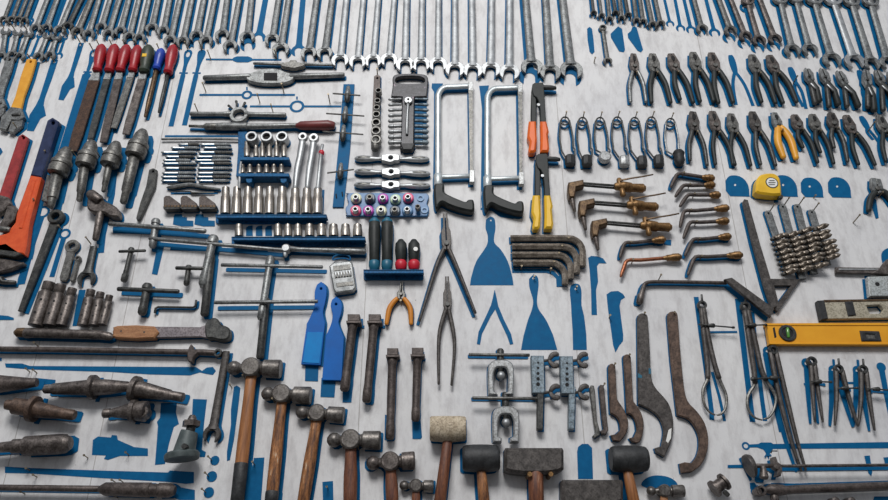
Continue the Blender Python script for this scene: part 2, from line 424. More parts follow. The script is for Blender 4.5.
def tbar(label, rodA, rodB, sA, sB, rr, sr, mt=DULL, name='t_handle_wrench', tip=None, paint=(1, 5), H=.018, rod_mt=None, ext=None):
    """sliding T bar: a rod through a stem"""
    t = T(name, label, 'wrench', rodA[0], rodA[1])
    m = M(); m.tube([rodA, rodB], rr, H+.006, n=10); t.add('cross_bar', m, rod_mt or mt)
    fr = LF(sA, sB, H); L = fr.L
    m = M(); m.tube([(0, 0), (0, L*.12), (0, L*.13), (0, L*.8), (0, L*.81), (0, L)], [sr*1.15, sr*1.15, sr*.9, sr*.9, sr, sr*.95], H, fr, 14)
    m.nofoot = True
    if tip: m.tube([(0, L-1), (0, L+tip*1.2)], [tip, tip], H, fr, 6)
    k = t.add('stem', m, mt)
    if ext:
        m = M(); m.tube([ext[0], ext[1]], ext[2], H-.004, n=10); t.add('extension_bar', m, DARK, k)
    return t.done(paint)
def socket(label, top, bot, r, mt, group, H=.016, ring=None, name='socket', paint=None, n=16, step=.8):
    t = T(name, label, 'socket', top[0], top[1], group)
    fr = LF(top, bot, H); L = fr.L
    m = M(); m.tube([(0, 0), (0, L*.12), (0, L*.3), (0, L*.38), (0, L)], [r*step*.95, r*step, r*step, r, r], H, fr, n, cap=False)
    t.add('body', m, mt)
    m = M(); m.nofoot = True; m.tube([(0, -.12), (0, .4)], [r*step*.6, r*step*.6], H, fr, 4, cap=False); t.add('drive_opening', m, HOLE)
    return t.done(paint)
def ring_pts(cx, cy, r, n=16): return circ(cx, cy, r, n)

# ================================================================== TOP ROW OF WRENCHES
# (jaw x, jaw y, x at the top edge, shaft width, head radius, material, ghost)
TOPW = [(3,19,10,3.4,4,DULL,0),(11,19,18,3.4,4,DULL,0),(17.5,19,25,3.4,4,DULL,0),(23.5,20,31,3.6,4.2,DULL,0),(30,21,38,3,4,0,1),
 (35,28,46,5.2,5.4,STEEL,0),(46,27.5,56,5.2,5.2,STEEL,0),(53,32,65,4,5,0,1),(59,29.5,71,5.2,5.6,STEEL,0),(67,26,80,5,5.5,DARK,0),
 (77,31,90,6,6,DULL,0),(88,33.5,98,5.4,5.6,STEEL,0),(101,26.5,109,5.4,5.4,STEEL,0),(108,33,118.5,5.6,5.6,STEEL,0),(120,30.5,128,5.6,5.6,STEEL,0),
 (129,36.5,138,5.6,6,STEEL,0),(139,37.5,148,5.4,5.6,STEEL,0),(151.5,27.5,157.5,5.6,6,STEEL,0),(163,30.5,169,5.8,6,STEEL,0),(170,40,179,6,6.2,STEEL,0),
 (182.5,41,191,6,6.2,STEEL,0),(196,35.5,203,6.4,6.6,STEEL,0),(205.5,40.5,214,6,6.4,STEEL,0),(222,34.5,226.5,6.4,6.8,STEEL,0),(230,45.5,238.5,6,6.8,STEEL,0),
 (247,36.5,251,6.4,7,STEEL,0),(258.5,38,265.5,6,6.8,0,1),(272,39,278,6.4,7,STEEL,0),(280.5,49,288,6.4,8,STEEL,0),(298.5,51,303,6,7,0,1),
 (308.5,52.5,316,6.8,7.4,STEEL,0),(324.5,52.5,331.5,6.8,7.4,STEEL,0),(340,60,346,7,8.2,CHROME,0),(357.5,61.5,363,6.6,8,CHROME,0),(373,60.5,378,6.4,8,CHROME,0),
 (389,59.5,394,6.4,8,CHROME,0),(405,64,406.5,7,8.6,CHROME,0),(421,64,422,7,8.6,CHROME,0),(438,64,438.5,6.6,8.6,CHROME,0),
 (455,69,455,7,9,CHROME,0),(473,70,472,7.2,9,CHROME,0),(491,69,492,7.2,9,CHROME,0),(509.5,72,510,7.6,9.4,CHROME,0),(532,66.5,526,8,10,STEEL,0),
 (550.5,72,546,8,9.6,STEEL,0),(571.5,69.5,563,8.6,10.4,STEEL,0)]
def xt(jx, jy, x0, y): return jx+(x0-jx)*(jy-y)/jy
n_ = 0
PO = {247: (2, 28), 532: (-7, 34), 571.5: (-4, 24), 196: (2, 18), 129: (2, 14), 550.5: (-2, 4)}
for (jx, jy, x0, sw, R, mt, g) in TOPW:
    top = (xt(jx, jy, x0, -48), -48)
    if g: wghost(top, (jx, jy), sw, R, 'blue painted outline of a missing open-end wrench'); continue
    bright = {STEEL: 'grey steel', DULL: 'small dull steel', CHROME: 'bright chrome', DARK: 'dark grime-blackened'}[mt]
    wrench('combination_wrench', '', top, (jx, jy), sw, R, mt, 'wrenches in the long top row', 'ring', 80 if jx < 330 else (86 if jx < 447 else 96), PO.get(jx) or (6 if jx < 60 else 4.5 if jx < 330 else 2.5 if jx < 447 else -3, 2.5), .008)
    bpy.context.scene.collection.objects[-1]['label'] = '%s combination wrench jaw down in the top row, %s from the left edge' % (bright, ORD[n_]); n_ += 1
# the row goes on to the right of the gap
RW = [(594,12.5,592.5,3,3,DARK,0,-48),(602,15,600,3,3.2,DULL,0,-48),(610,18.5,608,3.6,3.6,DULL,0,-48),(616,12.5,614,3.4,3.4,DARK,0,-48),(622,17.5,620,3.8,3.6,DULL,0,-48),
 (628.5,14.5,626,3.6,3.4,DARK,0,-48),(637,20,634.5,4.2,3.8,DULL,0,-48),(643.5,21,640.5,4.2,3.8,DULL,0,-48),(653,24,648,4.4,4.2,DULL,0,-48),(661,23,656,4.4,4.2,DULL,0,-48),
 (670,24,664.5,3,4,0,1,-48),(680.5,28.5,675,3.4,4.4,0,1,-48),(691,30,684,3.6,4.8,0,1,-48),(702.5,28,695,5,5.4,DULL,0,-40),(714.5,33,706,4,5.4,0,1,-40),
 (731,30,720,5.6,6,DULL,0,-36),(746,35.5,732,5.6,6,OILY,0,-30),(759.5,40,748,6,6.4,OILY,0,0),(775.5,38.5,761,6.2,6.4,OILY,0,-10),(793,49.5,781,6.6,7.4,STEEL,0,-2),
 (810.5,49,797,6.6,7.4,STEEL,0,-3),(832.5,59,815,7.4,8.6,STEEL,0,-2),(855,60.5,834,7.6,9.2,CHROME,0,-2),(872,63,852,7.6,8,STEEL,0,0),(889,62,871,7.6,8.2,STEEL,0,0)]
n_ = 0; tot = sum(1 for w in RW if not w[6])
for (jx, jy, x0, sw, R, mt, g, ty) in RW:
    top = (xt(jx, jy, x0, ty), ty)
    if g: wghost(top, (jx, jy), sw, R, 'blue painted outline of a missing small open-end wrench', ang=88); continue
    wrench('combination_wrench', '%s combination wrench in the top row right of the gap, %s from right' % ({STEEL: 'grey steel', DULL: 'dull steel', CHROME: 'bright chrome', DARK: 'small dark', OILY: 'brownish steel'}[mt], ORD[tot-1-n_]),
           top, (jx, jy), sw, R, mt, 'wrenches in the top row right of the gap', 'ring', 100 if jx < 700 else 82, (-3 if jx < 700 else -5, 24 if 725 < jx < 780 else 2.5), .008, rr=R*(1.0 if jx > 745 else .8)); n_ += 1

# short stubby wrenches under the row, far left
SW = [(5,31,1,56,0),(17,32,11.5,54.5,0),(28,33,19,56,0),(39.5,36,31,58,1),(47,35,38,56,0),(56,36.5,49.5,55,0),(65,38,59,56,1)]
k_ = 0
for (ax, ay, bx, by, g) in SW:
    if g: wghost((ax, ay), (bx, by), 3, 4, 'blue painted outline of a missing stubby wrench', 'open', 90, 3.2); continue
    wrench('stubby_wrench', 'short double-ended chrome wrench below the top row, %s from the left edge' % ORD[k_], (ax, ay), (bx, by), 5.4, 5.2, STEEL, 'short wrenches at the upper left', 'open', 90, (3, 1), .006, rr=4.8); k_ += 1
for (x, y) in ((4,28),(15,30),(27,30),(45,33),(55,34)): nail(x, y, .025)

# small wrench and blanks in the gap
wrench('open_end_wrench', 'small worn open-end wrench hanging alone beside blue knife outlines', (603,27.5), (608,60.5), 4.4, 4.2, DULL, None, 'ring', 88, (-2, 0), .006, rr=3.6)
gpoly([(587,29),(589.5,27),(592,29),(593.5,40),(594.5,52),(592,54.5),(589.5,52),(587.5,40)], 'blue painted outline of a narrow folding knife')
gpoly([(618,26.5),(622,29),(625,50),(623.5,52.5),(619,51.5),(611,38),(610.5,34),(613.5,31)], 'blue painted outline of a feeler gauge, left one')
gpoly([(632.5,26.5),(636.5,27.5),(643,50),(641,52.5),(637.5,51),(628,38),(627.5,34),(631,31)], 'blue painted outline of a feeler gauge, right one')
nail(594, 63, .02, False)

# ================================================================== UPPER LEFT: adjustable wrenches, pipe wrenches
def adjustable(label, A, neck, head, tip, hw, mt, headmt, name='adjustable_wrench', paint=(7, 1)):
    t = T(name, label, 'wrench', A[0], A[1])
    fr = LF(A, neck, .015); L = fr.L
    m = M(); m.prism([(-hw*.45, 0), (0, -1), (hw*.45, 0), (hw*.5, L*.35), (hw*.4, L*.75), (hw*.5, L), (-hw*.5, L), (-hw*.4, L*.75), (-hw*.5, L*.35)], .006, .015, .002, fr, [circ(0, 3.2, 1.3, 10)])
    t.add('handle', m, mt)
    fr = LF(neck, tip, .017); L = fr.L
    m = M(); m.prism([(-hw*.5, -2), (hw*.5, -2), (hw*1.25, L*.3), (hw*.9, L*.5), (hw*.15, L*.48), (hw*.1, L*.95), (-hw*.6, L*.92), (-hw*.95, L*.4)], .005, .018, .002, fr)
    k = t.add('fixed_jaw', m, headmt)
    m = M(); m.prism([(hw*.2, L*.52), (hw*1.2, L*.42), (hw*1.35, L*.66), (hw*.85, L*1.02), (hw*.35, L*.98)], .006, .017, .0015, fr); t.add('movable_jaw', m, headmt)
    m = M(); m.tube([(hw*.1, L*.28), (hw*.75, L*.22)], hw*.2, .016, fr, 10); t.add('adjusting_screw', m, DARK, k)
    return t.done(paint)
adjustable('adjustable wrench with yellow handle at the upper left', (31,59), (15,109), (11,119), (4,131), 10.5, AMBER, STEEL)
adjustable('grey steel adjustable wrench cut by the left edge above the red one', (10,57), (-3,98), (-6,106), (-12,120), 9, STEEL, STEEL)
def adj_ghost(A, neck, tip, hw, label):
    def b(m):
        fr = LF(A, neck, 0); L = fr.L
        m.prism([(-hw*.5, 0), (hw*.5, 0), (hw*.5, L*.4), (hw*.4, L*.8), (hw*.6, L), (-hw*.6, L), (-hw*.4, L*.8)], 0, .0001, 0, fr, [circ(0, 2.8, 1.3, 10)])
        fr = LF(neck, tip, 0); L = fr.L
        m.prism([(-hw*.6, -3), (hw*.6, -3), (hw*1.5, L*.3), (hw*.9, L*.45), (hw*.7, L*1.0), (-hw*.3, L), (-hw*.9, L*.35)], 0, .0001, 0, fr)
    ghost(b, label)
adj_ghost((55,60), (39,108), (29,131), 7, 'blue painted outline of an adjustable wrench right of the yellow one')
adj_ghost((81.5,43), (70,80), (60,100), 5.5, 'smaller blue painted outline of an adjustable wrench')
nail(81.5, 45, .04, False); nail(31, 60, .02); nail(54.5, 62, .02, False); nail(68, 36, .03, False)

# big pipe wrench, orange with navy handle
t = T('pipe_wrench', 'large orange pipe wrench with navy handle end at the left edge', 'wrench', 54, 119)
m = M(); m.prism([(47,120),(52,117),(58.5,121),(41,177),(30,175)], .006, .024, .003, holes=[circ(52.5,122.5,1.8,10)]); k = t.add('handle_grip', m, NAVY, None, 'navy blue handle end')
m = M(); m.prism([(30,175),(41,177),(29,222),(26,246),(24,254),(-6,250),(-6,236),(6,233),(15,222),(16,214)], .006, .026, .003)
k = t.add('handle', m, ORANGE2)
m = M(); m.prism([(32.5,179),(35.5,180),(22,228),(18.5,228)], .024, .028, .001); t.add('handle_rib', m, ORANGE2, k)
m = M(); m.prism([(7,206),(14,205),(17,210),(14,219),(7,226),(1,231),(-4,228),(3,218)], .010, .028, .002); t.add('hook_jaw', m, OILY)
m = M(); m.tube([(-4,229),(9,230)], 3.2, .026, n=12); t.add('adjusting_nut', m, DULL)
m = M(); m.prism([(-8,246),(6,243),(22,254),(14,257),(2,255),(-8,256)], .008, .026, .002); t.add('heel_jaw', m, DARK)
t.done((9, 3))
t = T('pipe_wrench', 'red enamelled pipe wrench cut by the left edge', 'wrench', 23, 135)
m = M(); m.prism([(18,136),(22,133.5),(27.5,137),(8,199),(-2,196)], .008, .020, .003, holes=[circ(23,137.5,1.3,8)]); t.add('handle', m, RED2)
m = M(); m.prism([(-3,194),(8,197),(10,203),(4,210),(-4,215),(-10,205)], .006, .022, .002); t.add('head', m, OILY)
t.done((5, 0))
nail(20, 132, .035)
# dark long jaws lower left
t = T('hook_jaw', 'tapered dark steel jaw lying out of the left edge', 'tool', 0, 264)
m = M(); m.prism(sm([(-10,259),(6,259),(16,261),(24.5,263),(16,267),(4,271),(-10,272)], 3, True), .006, .020, .003); t.one(m, OILY); t.done((2, 8))
t = T('pin_punch', 'short dark steel bar at the left edge below the tapered jaw', 'tool', 0, 281)
m = M(); m.tube([(-10,280),(2,280),(3,282),(15,282.5)], [4,4,2.5,2], .012); t.one(m, DARK); t.done((2, 4))
gpoly([(31,228),(39,229),(36,243),(25,284),(17,285),(18,279),(24,262),(29,243)], 'long blue painted outline below the orange pipe wrench')
gpoly([(-4,315),(8,316),(14,318),(14,320),(-4,320)], 'blue painted outline end at the left edge')
gpoly([(-3,149),(1,148),(3,152),(-3,160)], 'blue painted patch at the left edge')

# ================================================================== FILES
file_tool('rusty brown file with red handle, leftmost of the files', (102,46), (97,70), (72,151), 11, RED, BROWN, paint=(9, 0), hr=5.6)
file_tool('narrow dark file with red handle, second from left', (115,46), (109,70.5), (90,139), 6.6, RED, DARK, paint=(6, 1), hr=5.8)
file_tool('dark rasp with red handle, third from left', (127,46.5), (120,70), (103,142), 8, RED, RUST, paint=(6, 0), hr=5.6)
file_tool('grey rasp with chipped red handle, between third and green file', (138,47), (132.5,70), (113.5,128), 6.5, RED, DULL, paint=(-1, 8), hr=5.4)
file_tool('dark file with green-black handle and yellow mark', (149,47), (144,71), (125.5,134), 8, GREEN, OILY, paint=(5, 6), hr=6.4)
file_tool('round brassy file with short blue handle', (161.5,50), (156.5,68), (145,116), 4.6, BLUEH, BRASSD, 'round', paint=(4, 4), hr=5, ferr=False)
file_tool('thin dark round file with red handle, rightmost of the files', (173.5,46.5), (168,72), (158.5,112), 3.6, RED, DARK, 'round', paint=(1, 6), hr=5.6, ferr=False)
for (x, y) in ((99,45),(112,45),(125,45),(136,45),(148,46),(159,49)): nail(x, y, .018)
def fghost(top, guard, end, wd, label):
    def b(m):
        fr = LF(top, guard, 0); L = fr.L
        m.prism(sm([(0, -1), (3.4, 1), (4, 6), (2, L*.6), (1.6, L-2), (-1.6, L-2), (-2, L*.6), (-4, 6), (-3.4, 1)], 3, True), 0, .0001, 0, fr, [circ(0, 5.4, 2, 10, 3.4)] if label.endswith('open loop') else ())
        m.prism([(-4.2, L-1.4), (4.2, L-1.4), (4.2, L+.4), (-4.2, L+.4)], 0, .0001, 0, fr)
        fr = LF(guard, end, 0); L = fr.L
        m.prism([(-1.8, 0), (1.8, 0), (wd/2, 3), (wd/2, L), (-wd/2, L), (-wd/2, 3)], 0, .0001, 0, fr)
    ghost(b, label)
fghost((95,50), (87.5,72.5), (63,152), 9, 'wide blue painted outline of a file left of the rusty one, with open loop')
fghost((189,50.5), (183.5,73.5), (171,126.5), 5, 'blue painted outline of a file right of the last red handle, with open loop')
fghost((202.5,50.5), (196.5,73.5), (184.5,125.5), 5, 'blue painted outline of a file beside the tap wrenches')
for x, y in ((94,52),(188,50),(202,50)): nail(x, y, .03, False)

# ================================================================== CHUCKS, DRIFT, BOX SPANNERS
def chuck(label, top, bot, R, shank, sr, extra=None):
    t = T('drill_chuck', label, 'drill chuck', top[0], top[1], 'drill chucks on the left')
    fr = LF(top, bot, .026); L = fr.L
    m = M(); m.tube([(0, 0), (0, L*.12), (0, L*.35), (0, L*.42), (0, L*.5)], [R*.5, R*.68, R*.8, R*.84, R*.86], .026, fr, 20); t.add('nose', m, DULL)
    m = M()
    for s in (-1, 0, 1): m.tube([(s*R*.2, -1.6), (s*R*.2, 2)], R*.14, .026+.002*(s == 0), fr, 6)
    t.add('jaws', m, DULL, 0)
    m = M(); m.disc(R*.15, L*.28, R*.17, .03, .0365, fr, 12); t.add('key_hole', m, HOLE, 0)
    m = M(); m.tube([(0, L*.42), (0, L*.5), (0, L*.62), (0, L*.64), (0, L*.7), (0, L*.72), (0, L*.95), (0, L)], [R*.88, R*1.04, R*1.04, R*.95, R*.95, R*1.04, R, R*.8], .026, fr, 24, cap=False); t.add('sleeve', m, DULL)
    fr2 = LF(bot, shank, .024); L2 = fr2.L
    m = M(); m.tube([(0, -1), (0, L2*.75), (0, L2*.78), (0, L2)], [sr*1.05, sr*.9, sr*.7, sr*.65], .024, fr2, 16); t.add('taper_shank', m, DULL)
    if extra:
        m = M(); m.prism(extra, .010, .018, .001); t.add('side_plate', m, DULL)
    t.done((6, 2))
chuck('keyless drill chuck with fat shank and side plate, leftmost of four', (67,150), (57,175), 9.5, (50.8,206), 5.6, [(47,174),(52,176),(47,202),(41,200)])
chuck('drill chuck with medium tapered shank, second from left', (92,143), (84.5,167), 9, (79.5,200), 4.4)
chuck('drill chuck with thin short shank, third from left', (116.5,144), (109,166), 8.8, (103.5,191), 3.2)
chuck('drill chuck with long slotted shank, rightmost and highest of four', (143,132), (134.5,157), 9.4, (123.5,202), 5.2)
for x, y in ((50,158),(77,158),(100,157),(118,150)): nail(x, y, .03)
t = T('tapping_head', 'dark offset tapping head with round stem below the chucks', 'tool', 95, 194)
m = M(); m.prism(sm([(87,198),(90,192),(98,193),(103,200),(112,204),(118,209),(118,216),(110,216),(102,212),(94,212),(87,208)], 3, True), .008, .030, .004); t.add('body', m, OILY)
m = M(); m.tube([(91,194),(99,200)], 5, .03, n=14); t.add('clamp', m, OILY, 0)
m = M(); m.disc(98, 196, 2, .030, .036, n=6); t.add('brass_screw', m, BRASS, 0, 'brass screw')
m = M(); m.tube([(101,211),(95.5,239)], [4,3], .02, n=14); t.add('stem', m, OILY)
t.done((3, 2))
gline([(114,176),(112,195),(103,235),(101,253)], 3, 'long blue painted strip under the tapping head')
t = T('drill_drift', 'flat grey wedge-shaped drill drift right of the chucks', 'tool', 153, 169)
m = M(); m.prism([(149,169.5),(153,168),(157,170),(155,186),(147,204),(140,219),(137,220.5),(136,218),(140,203),(146,186)], .005, .013, .001, holes=[circ(153,171.5,1.1,8)]); t.one(m, DARK); t.done()
# box spanner bar
t = T('ring_spanner', 'long dark ring spanner slanting down beside orange pipe wrench', 'wrench', 56, 217)
fr = LF((56,217), (20,311), .014); L = fr.L
m = M(); m.disc(0, 0, 8, .004, .020, fr, 24, 4, .002); m.prism([(-4.5, 5), (4.5, 5), (4, L*.5), (2.6, L), (-2.6, L), (-4, L*.5)], .006, .014, .0015, fr); t.one(m, DARK); t.done((9, 2))
def rg(A, B, R, hole, w0, w1, label): 
    def b(m):
        fr = LF(A, B, 0); L = fr.L
        m.disc(0, 0, R, 0, .0001, fr, 20, hole); m.prism([(-w0/2, R*.85), (w0/2, R*.85), (w1/2, L), (-w1/2, L)], 0, .0001, 0, fr)
    ghost(b, label)
rg((43,212), (31,246), 7, 4.6, 7, 8, 'blue painted outline of a ring spanner beside the orange wrench')
rg((65,234), (52,277), 6, 3.6, 5, 5, 'blue painted outline of a small ring spanner')
nail(39, 206, .03, False); nail(62, 230, .02, False)
def ringbar(label, A, B, R, hole, w0, w1, mt, paint=(1, 1), name='ring_spanner'):
    t = T(name, label, 'wrench', A[0], A[1]); fr = LF(A, B, .012); L = fr.L
    m = M(); m.disc(0, 0, R, .005, .014, fr, 20, hole, .001); m.prism([(-w0/2, R*.8), (w0/2, R*.8), (w1/2, L*.9), (w1*.3, L), (-w1*.3, L), (-w1/2, L*.9)], .005, .013, .001, fr); t.one(m, mt); return t.done(paint)
ringbar('short ring spanner with brass bush, left of the small strap', (72,246), (63,281), 7, 3.4, 7, 8.5, DULL)
ringbar('tiny flat key hanging beside the short ring spanner', (77.5,258.5), (71.5,281), 3.2, 1.4, 3.4, 4.6, DULL, None, 'flat_key')
wrench('open_end_wrench', 'dark flat open-end wrench hanging jaw down by the T-bars', (93,246), (86,278), 8.6, 8.4, DARK, None, None, 84, (2, 1), .006)
nail(91, 244, .03)

# big dark deep sockets
BS = [((50,283),(36,326),7,1.0),((61.5,285.5),(50,326),6.2,.8),((73,289),(62,326),5.4,.75),None,((91.5,290.5),(83,326),5.2,.75),((101,293),(94,326),4.8,.75),((110,296),(102.5,325),4.2,.75)]
names = ['fattest', 'second fattest', 'third from left', None, 'first right of the blue gap', 'fifth from left', 'thinnest, rightmost']
for s_, nm in zip(BS, names):
    if s_ is None:
        gline([(82.5,290),(76,326)], 3.4, 'blue painted outline of a missing box socket'); continue
    A, B, r, q = s_
    t = T('box_socket', 'dark tubular box socket, %s in row above the round bar' % nm, 'socket', A[0], A[1], 'dark box sockets on the left')
    fr = LF(A, B, .016); L = fr.L
    m = M(); m.tube([(0, 0), (0, L*.16), (0, L*.2), (0, L*.26), (0, L)], [r*.82, r*.82, r*.7, r, r*1.02], .018, fr, 18, cap=False); t.add('body', m, OILY)
    m = M(); m.disc(r*.15, L*.45, r*.18, .02, .018+r*U(300), fr, 10); m.disc(-r*.1, L*.75, r*.2, .02, .0182+r*U(300), fr, 10); t.add('cross_hole', m, HOLE, 0)
    t.done(None)

# round bar with bushes, slapper, long bars
t = T('torque_bar', 'round greasy steel bar with brass-coloured end above the long rod', 'bar', 15, 332)
m = M(); m.tube([(26,333),(36,333),(100,335),(110,336.5),(113,337)], [5.2,4.8,4.6,4,2], .018, n=16); t.add('barrel', m, OILY)
m = M(); m.tube([(16,332.5),(17.5,332.5),(24,332.5),(27,333)], [3,4.6,4.8,3.8], .018, n=16); t.add('end_bush', m, BRASSD, None, 'brass end bush')
t.done((0, 3))
t = T('belt_spanner', 'flat ratchet spanner with brown wooden handle and round dark head', 'wrench', 112, 331)
m = M(); m.prism(sm([(113,329),(117,325.5),(154,326),(154,338),(116,338),(112.5,334)], 2, True), .006, .024, .003); k = t.add('handle', m, WOODB)
m = M(); m.disc(121, 331, .9, .022, .0245); m.disc(144, 332, .9, .022, .0245); t.add('rivets', m, DARK, k)
m = M(); m.prism([(153,326.5),(200,327),(208,324),(208,338),(200,336.5),(153,337.5)], .008, .018, .001); t.add('shank', m, mat('purple_grey_steel', (.16,.14,.15), (.24,.21,.22), .5, .45, 70))
m = M(); m.prism(sm([(205,324),(211,318),(217,318.5),(221,324),(229,328),(229,337),(222,340),(212,338),(206,337)], 4, True), .005, .026, .003); t.add('head', m, DARK)
t.done((3, 1))
t = T('long_bar', 'long thin dark steel rod with thumb screw and ring end', 'bar', 0, 349)
m = M(); m.tube([(-8,349),(60,349.8),(185,352),(204,352.4),(214,353)], [2.8,2.8,2.8,3.2,3], .016, n=12); t.add('rod', m, RUST)
m = M(); m.prism(sm([(188,349),(191,344),(193,348),(198,352),(193,357),(192,362),(188,361),(187,355)], 3, True), .010, .026, .002); t.add('thumb_screw', m, RUST)
m = M(); m.disc(217.5, 352.6, 4.2, .010, .020, hole=2, bev=.001); t.add('ring_end', m, DARK)
t.done((0, 0))
gpoly([(5,363.5),(22,363.5),(30,366),(110,366.5),(150,366.8),(196,367),(202,371),(207,367.5),(213,367),(216,371),(213,375),(206,374),(200,372.5),(190,375.5),(150,374.5),(110,372),(60,370.5),(30,369.5),(6,367.5)], 'long blue painted outline of a rod with fork end')
for x, y in ((19,352),(38,346),(188,355),(30,372),(37,373)): nail(x, y, .02)
gpoly([(-4,357),(2,358),(2,361),(-4,361)], 'small blue painted patch at the left edge')

# milling arbors
def lathe(name, label, cat, pts, rs, mt, H, group=None, paint=(1, -3), n=24, extra=None):
    t = T(name, label, cat, pts[0][0], pts[0][1], group); m = M(); m.tube(pts, rs, H, n=n, cap=False)
    if extra: t.add('body', m, mt); extra(t)
    else: t.one(m, mt)
    return t.done(paint)
G_ = 'milling machine tool holders'
lathe('tool_arbor', 'wide brown tapered arbor cut by the left edge', 'tool holder', [(-12,384),(0,384),(30,383),(37,382.5)], [9.5,8.6,5,4.2], RUST, .030, G_)
gpoly([(36,378),(46,379),(56,380),(55,384),(40,385),(36,390)], 'blue painted outline of an arbor tip')
lathe('tool_arbor', 'long oiled arbor with ringed flange, left of the two end to end', 'tool holder', [(43.5,389.5),(45,389.5),(52,389.3),(53,389),(88,387.5),(90.5,387.4),(91,387.3),(95,387.2),(95.5,387.2),(110,387),(131,386.5)], [2.5,4,4.2,5.4,7.6,7.6,12,12,8.2,7.2,4.6], OILY, .032, G_, extra=None)
lathe('tool_arbor', 'cone arbor with ringed flange, right of the two end to end', 'tool holder', [(132,388.5),(133,388.6),(137.5,389.5),(138,389.5),(142,390),(170,395),(171,395.4),(183,397.5),(184,397.7)], [9,12.6,12.6,8.6,8.4,5.2,4.6,4.6,3.4], OILY, .032, G_)
lathe('tool_arbor', 'rusty stepped arbor with cone pointing right, near left edge', 'tool holder', [(6,404.5),(7,404.5),(14,406),(14.5,406),(26,407.5),(31,408.5),(31.5,408.7),(36,409.3),(36.5,409.4),(62,413.5),(73,415),(75,415.3)], [4,5,5,8,8.2,8.2,12.6,12.6,8,5.4,5.2,4.2], BRN2, .032, G_)
def fx(t):
    m = M(); m.disc(141.5, 411.5, 6, .022, .047, hole=2.8, bev=.002); t.add('nut', m, OILY)
lathe('tool_arbor', 'short arbor with ring nut facing right, below the cone arbor', 'tool holder', [(103,413.5),(104,413.5),(110,413),(111,413),(127,411.5),(131,411),(131.5,411),(136,411),(136.5,411),(146,411.5),(147,411.6)], [3.4,4.6,4.6,4,7.4,7.6,11,11,9.4,10,8], OILY, .032, G_, extra=fx)
def fx2(t):
    m = M(); m.tube([(66,443.4),(67,443.3)], [8.6,8.2], .034, n=24); t.add('end_cap', m, OILY, 0)
lathe('tool_arbor', 'dark cylindrical arbor with domed end cap, at the left edge', 'tool holder', [(-12,448.5),(0,447.5),(12,446.5),(13,446.4),(24,446),(25,446),(58,444.2),(66,443.5)], [5,5,5.4,7,7,9.4,9.8,9.2], OILY, .034, G_, extra=fx2)
gpoly([(93,440),(98,436.5),(111,437.5),(112,435),(117,435.5),(118,440),(134,447),(148,448.5),(148,456),(134,456),(120,456),(108,460),(104,459),(106,455.5),(92,455)], 'blue painted outline of an arbor with flange, lying sideways')
gpoly([(161,403),(177,403),(176,412),(179,424),(174,427),(169,444),(165,464),(155,465),(157,440),(158,426),(157,422),(160,418)], 'blue painted outline of an arbor standing upright')
nail(35, 383, .012); nail(101, 380, .012)
for x, y in ((88,458),(121,393),(109,418),(51,418),(129,455)): nail(x, y, .02)

# small screw jack
gpoly([(193,399),(207,399.5),(204,425),(202,450),(206,452),(205,457),(190,457)], 'blue painted outline behind the screw jack')
t = T('screw_jack', 'small grey screw jack on a round base beside the dark wrench', 'jack', 182, 460)
m = M(); m.tube([(182,459.5),(182,457),(182,454.5),(182,452.5)], [16,16.5,16.5,15], .045, n=28, cap=False); t.add('base', m, GREYGREEN)
m = M(); m.tube([(184,452.5),(189,433),(189.5,431.5)], [10.5,8.5,8], .045, n=24, cap=False); t.add('body', m, GREYGREEN)
m = M(); m.tube([(190,432),(191.5,426)], [4.4,4.4], .045, n=14); t.add('screw', m, DARK)
m = M(); m.tube([(191,426.5),(191.7,421)], [8.6,8.6], .045, n=6, cap=False); m.tube([(192,421),(192.4,417)], [5,3.6], .045, n=10); t.add('nut', m, OILY)
m = M(); m.disc(184, 446, 2.6, .06, .078, n=12); t.add('side_screw', m, DARK)
t.done(None)

wrench('open_end_wrench', 'long dark open-end wrench hanging left of the first hammer', (226,351), (211.5,434), 8.6, 8.2, HOOKD, None, None, 96, (5, 2), .008, )
for (x, y, r, nx) in ((215,460.5,4.6,207),(212,476.5,5.2,203),(209,492.5,5.2,205)):
    ghost(lambda m: m.disc(x, y, r, 0, .0001), 'round blue painted spot of a small part, %s of three' % ('top' if y < 470 else 'middle' if y < 480 else 'bottom')); nail(x-3, y, .03, False)
gpoly([(5,466.5),(30,468),(100,470.5),(168,472.5),(170,470.5),(194,472),(194,483),(186,484),(170,482),(100,478),(30,473.5),(5,473)], 'long blue painted outline of a bar with collar')
t = T('long_bar', 'long steel bar with thick knurled socket end along the bottom left', 'bar', 0, 488)
m = M(); m.tube([(-10,487.5),(100,489)], [3,3.2], .024, n=12); t.add('rod', m, RUST)
m = M(); m.tube([(100,489),(105,489),(150,490),(151,490),(158,490.2),(159,490.2),(170,490.3),(172.5,490.4)], [3.5,6.4,7.2,6.2,6.2,7.2,6.8,5.8], .026, n=18); t.add('socket_end', m, RUST)
m = M(); m.tube([(172.6,490.4),(173.2,490.4)], [4.2,4.2], .026, n=14, cap=False); t.add('opening', m, HOLE, 1)
t.done((1, -2))
gpoly([(173,486),(195,490),(195,500),(180,500),(172,497)], 'blue painted end of an outline beside the knurled bar')
for x, y in ((30,470.5),(37,477),(115,482),(123,482),(25,494),(118,498)): nail(x, y, .018)
gpoly([(234,387),(237,385.5),(240.5,388),(238,410),(234,440),(230,460),(227,461),(227,452),(231,425),(231,410)], 'tapered blue painted outline left of the first hammer handle')
gpoly([(254,458),(264.5,457.5),(261,502),(248,502)], 'blue painted strip between first and second hammer handles')
gpoly([(322.5,482),(333,481),(333.5,502),(323,502)], 'blue painted strip left of the fourth hammer handle')
nail(232, 388, .02, False); nail(255, 465, .025, False); nail(328, 489, .02, False)
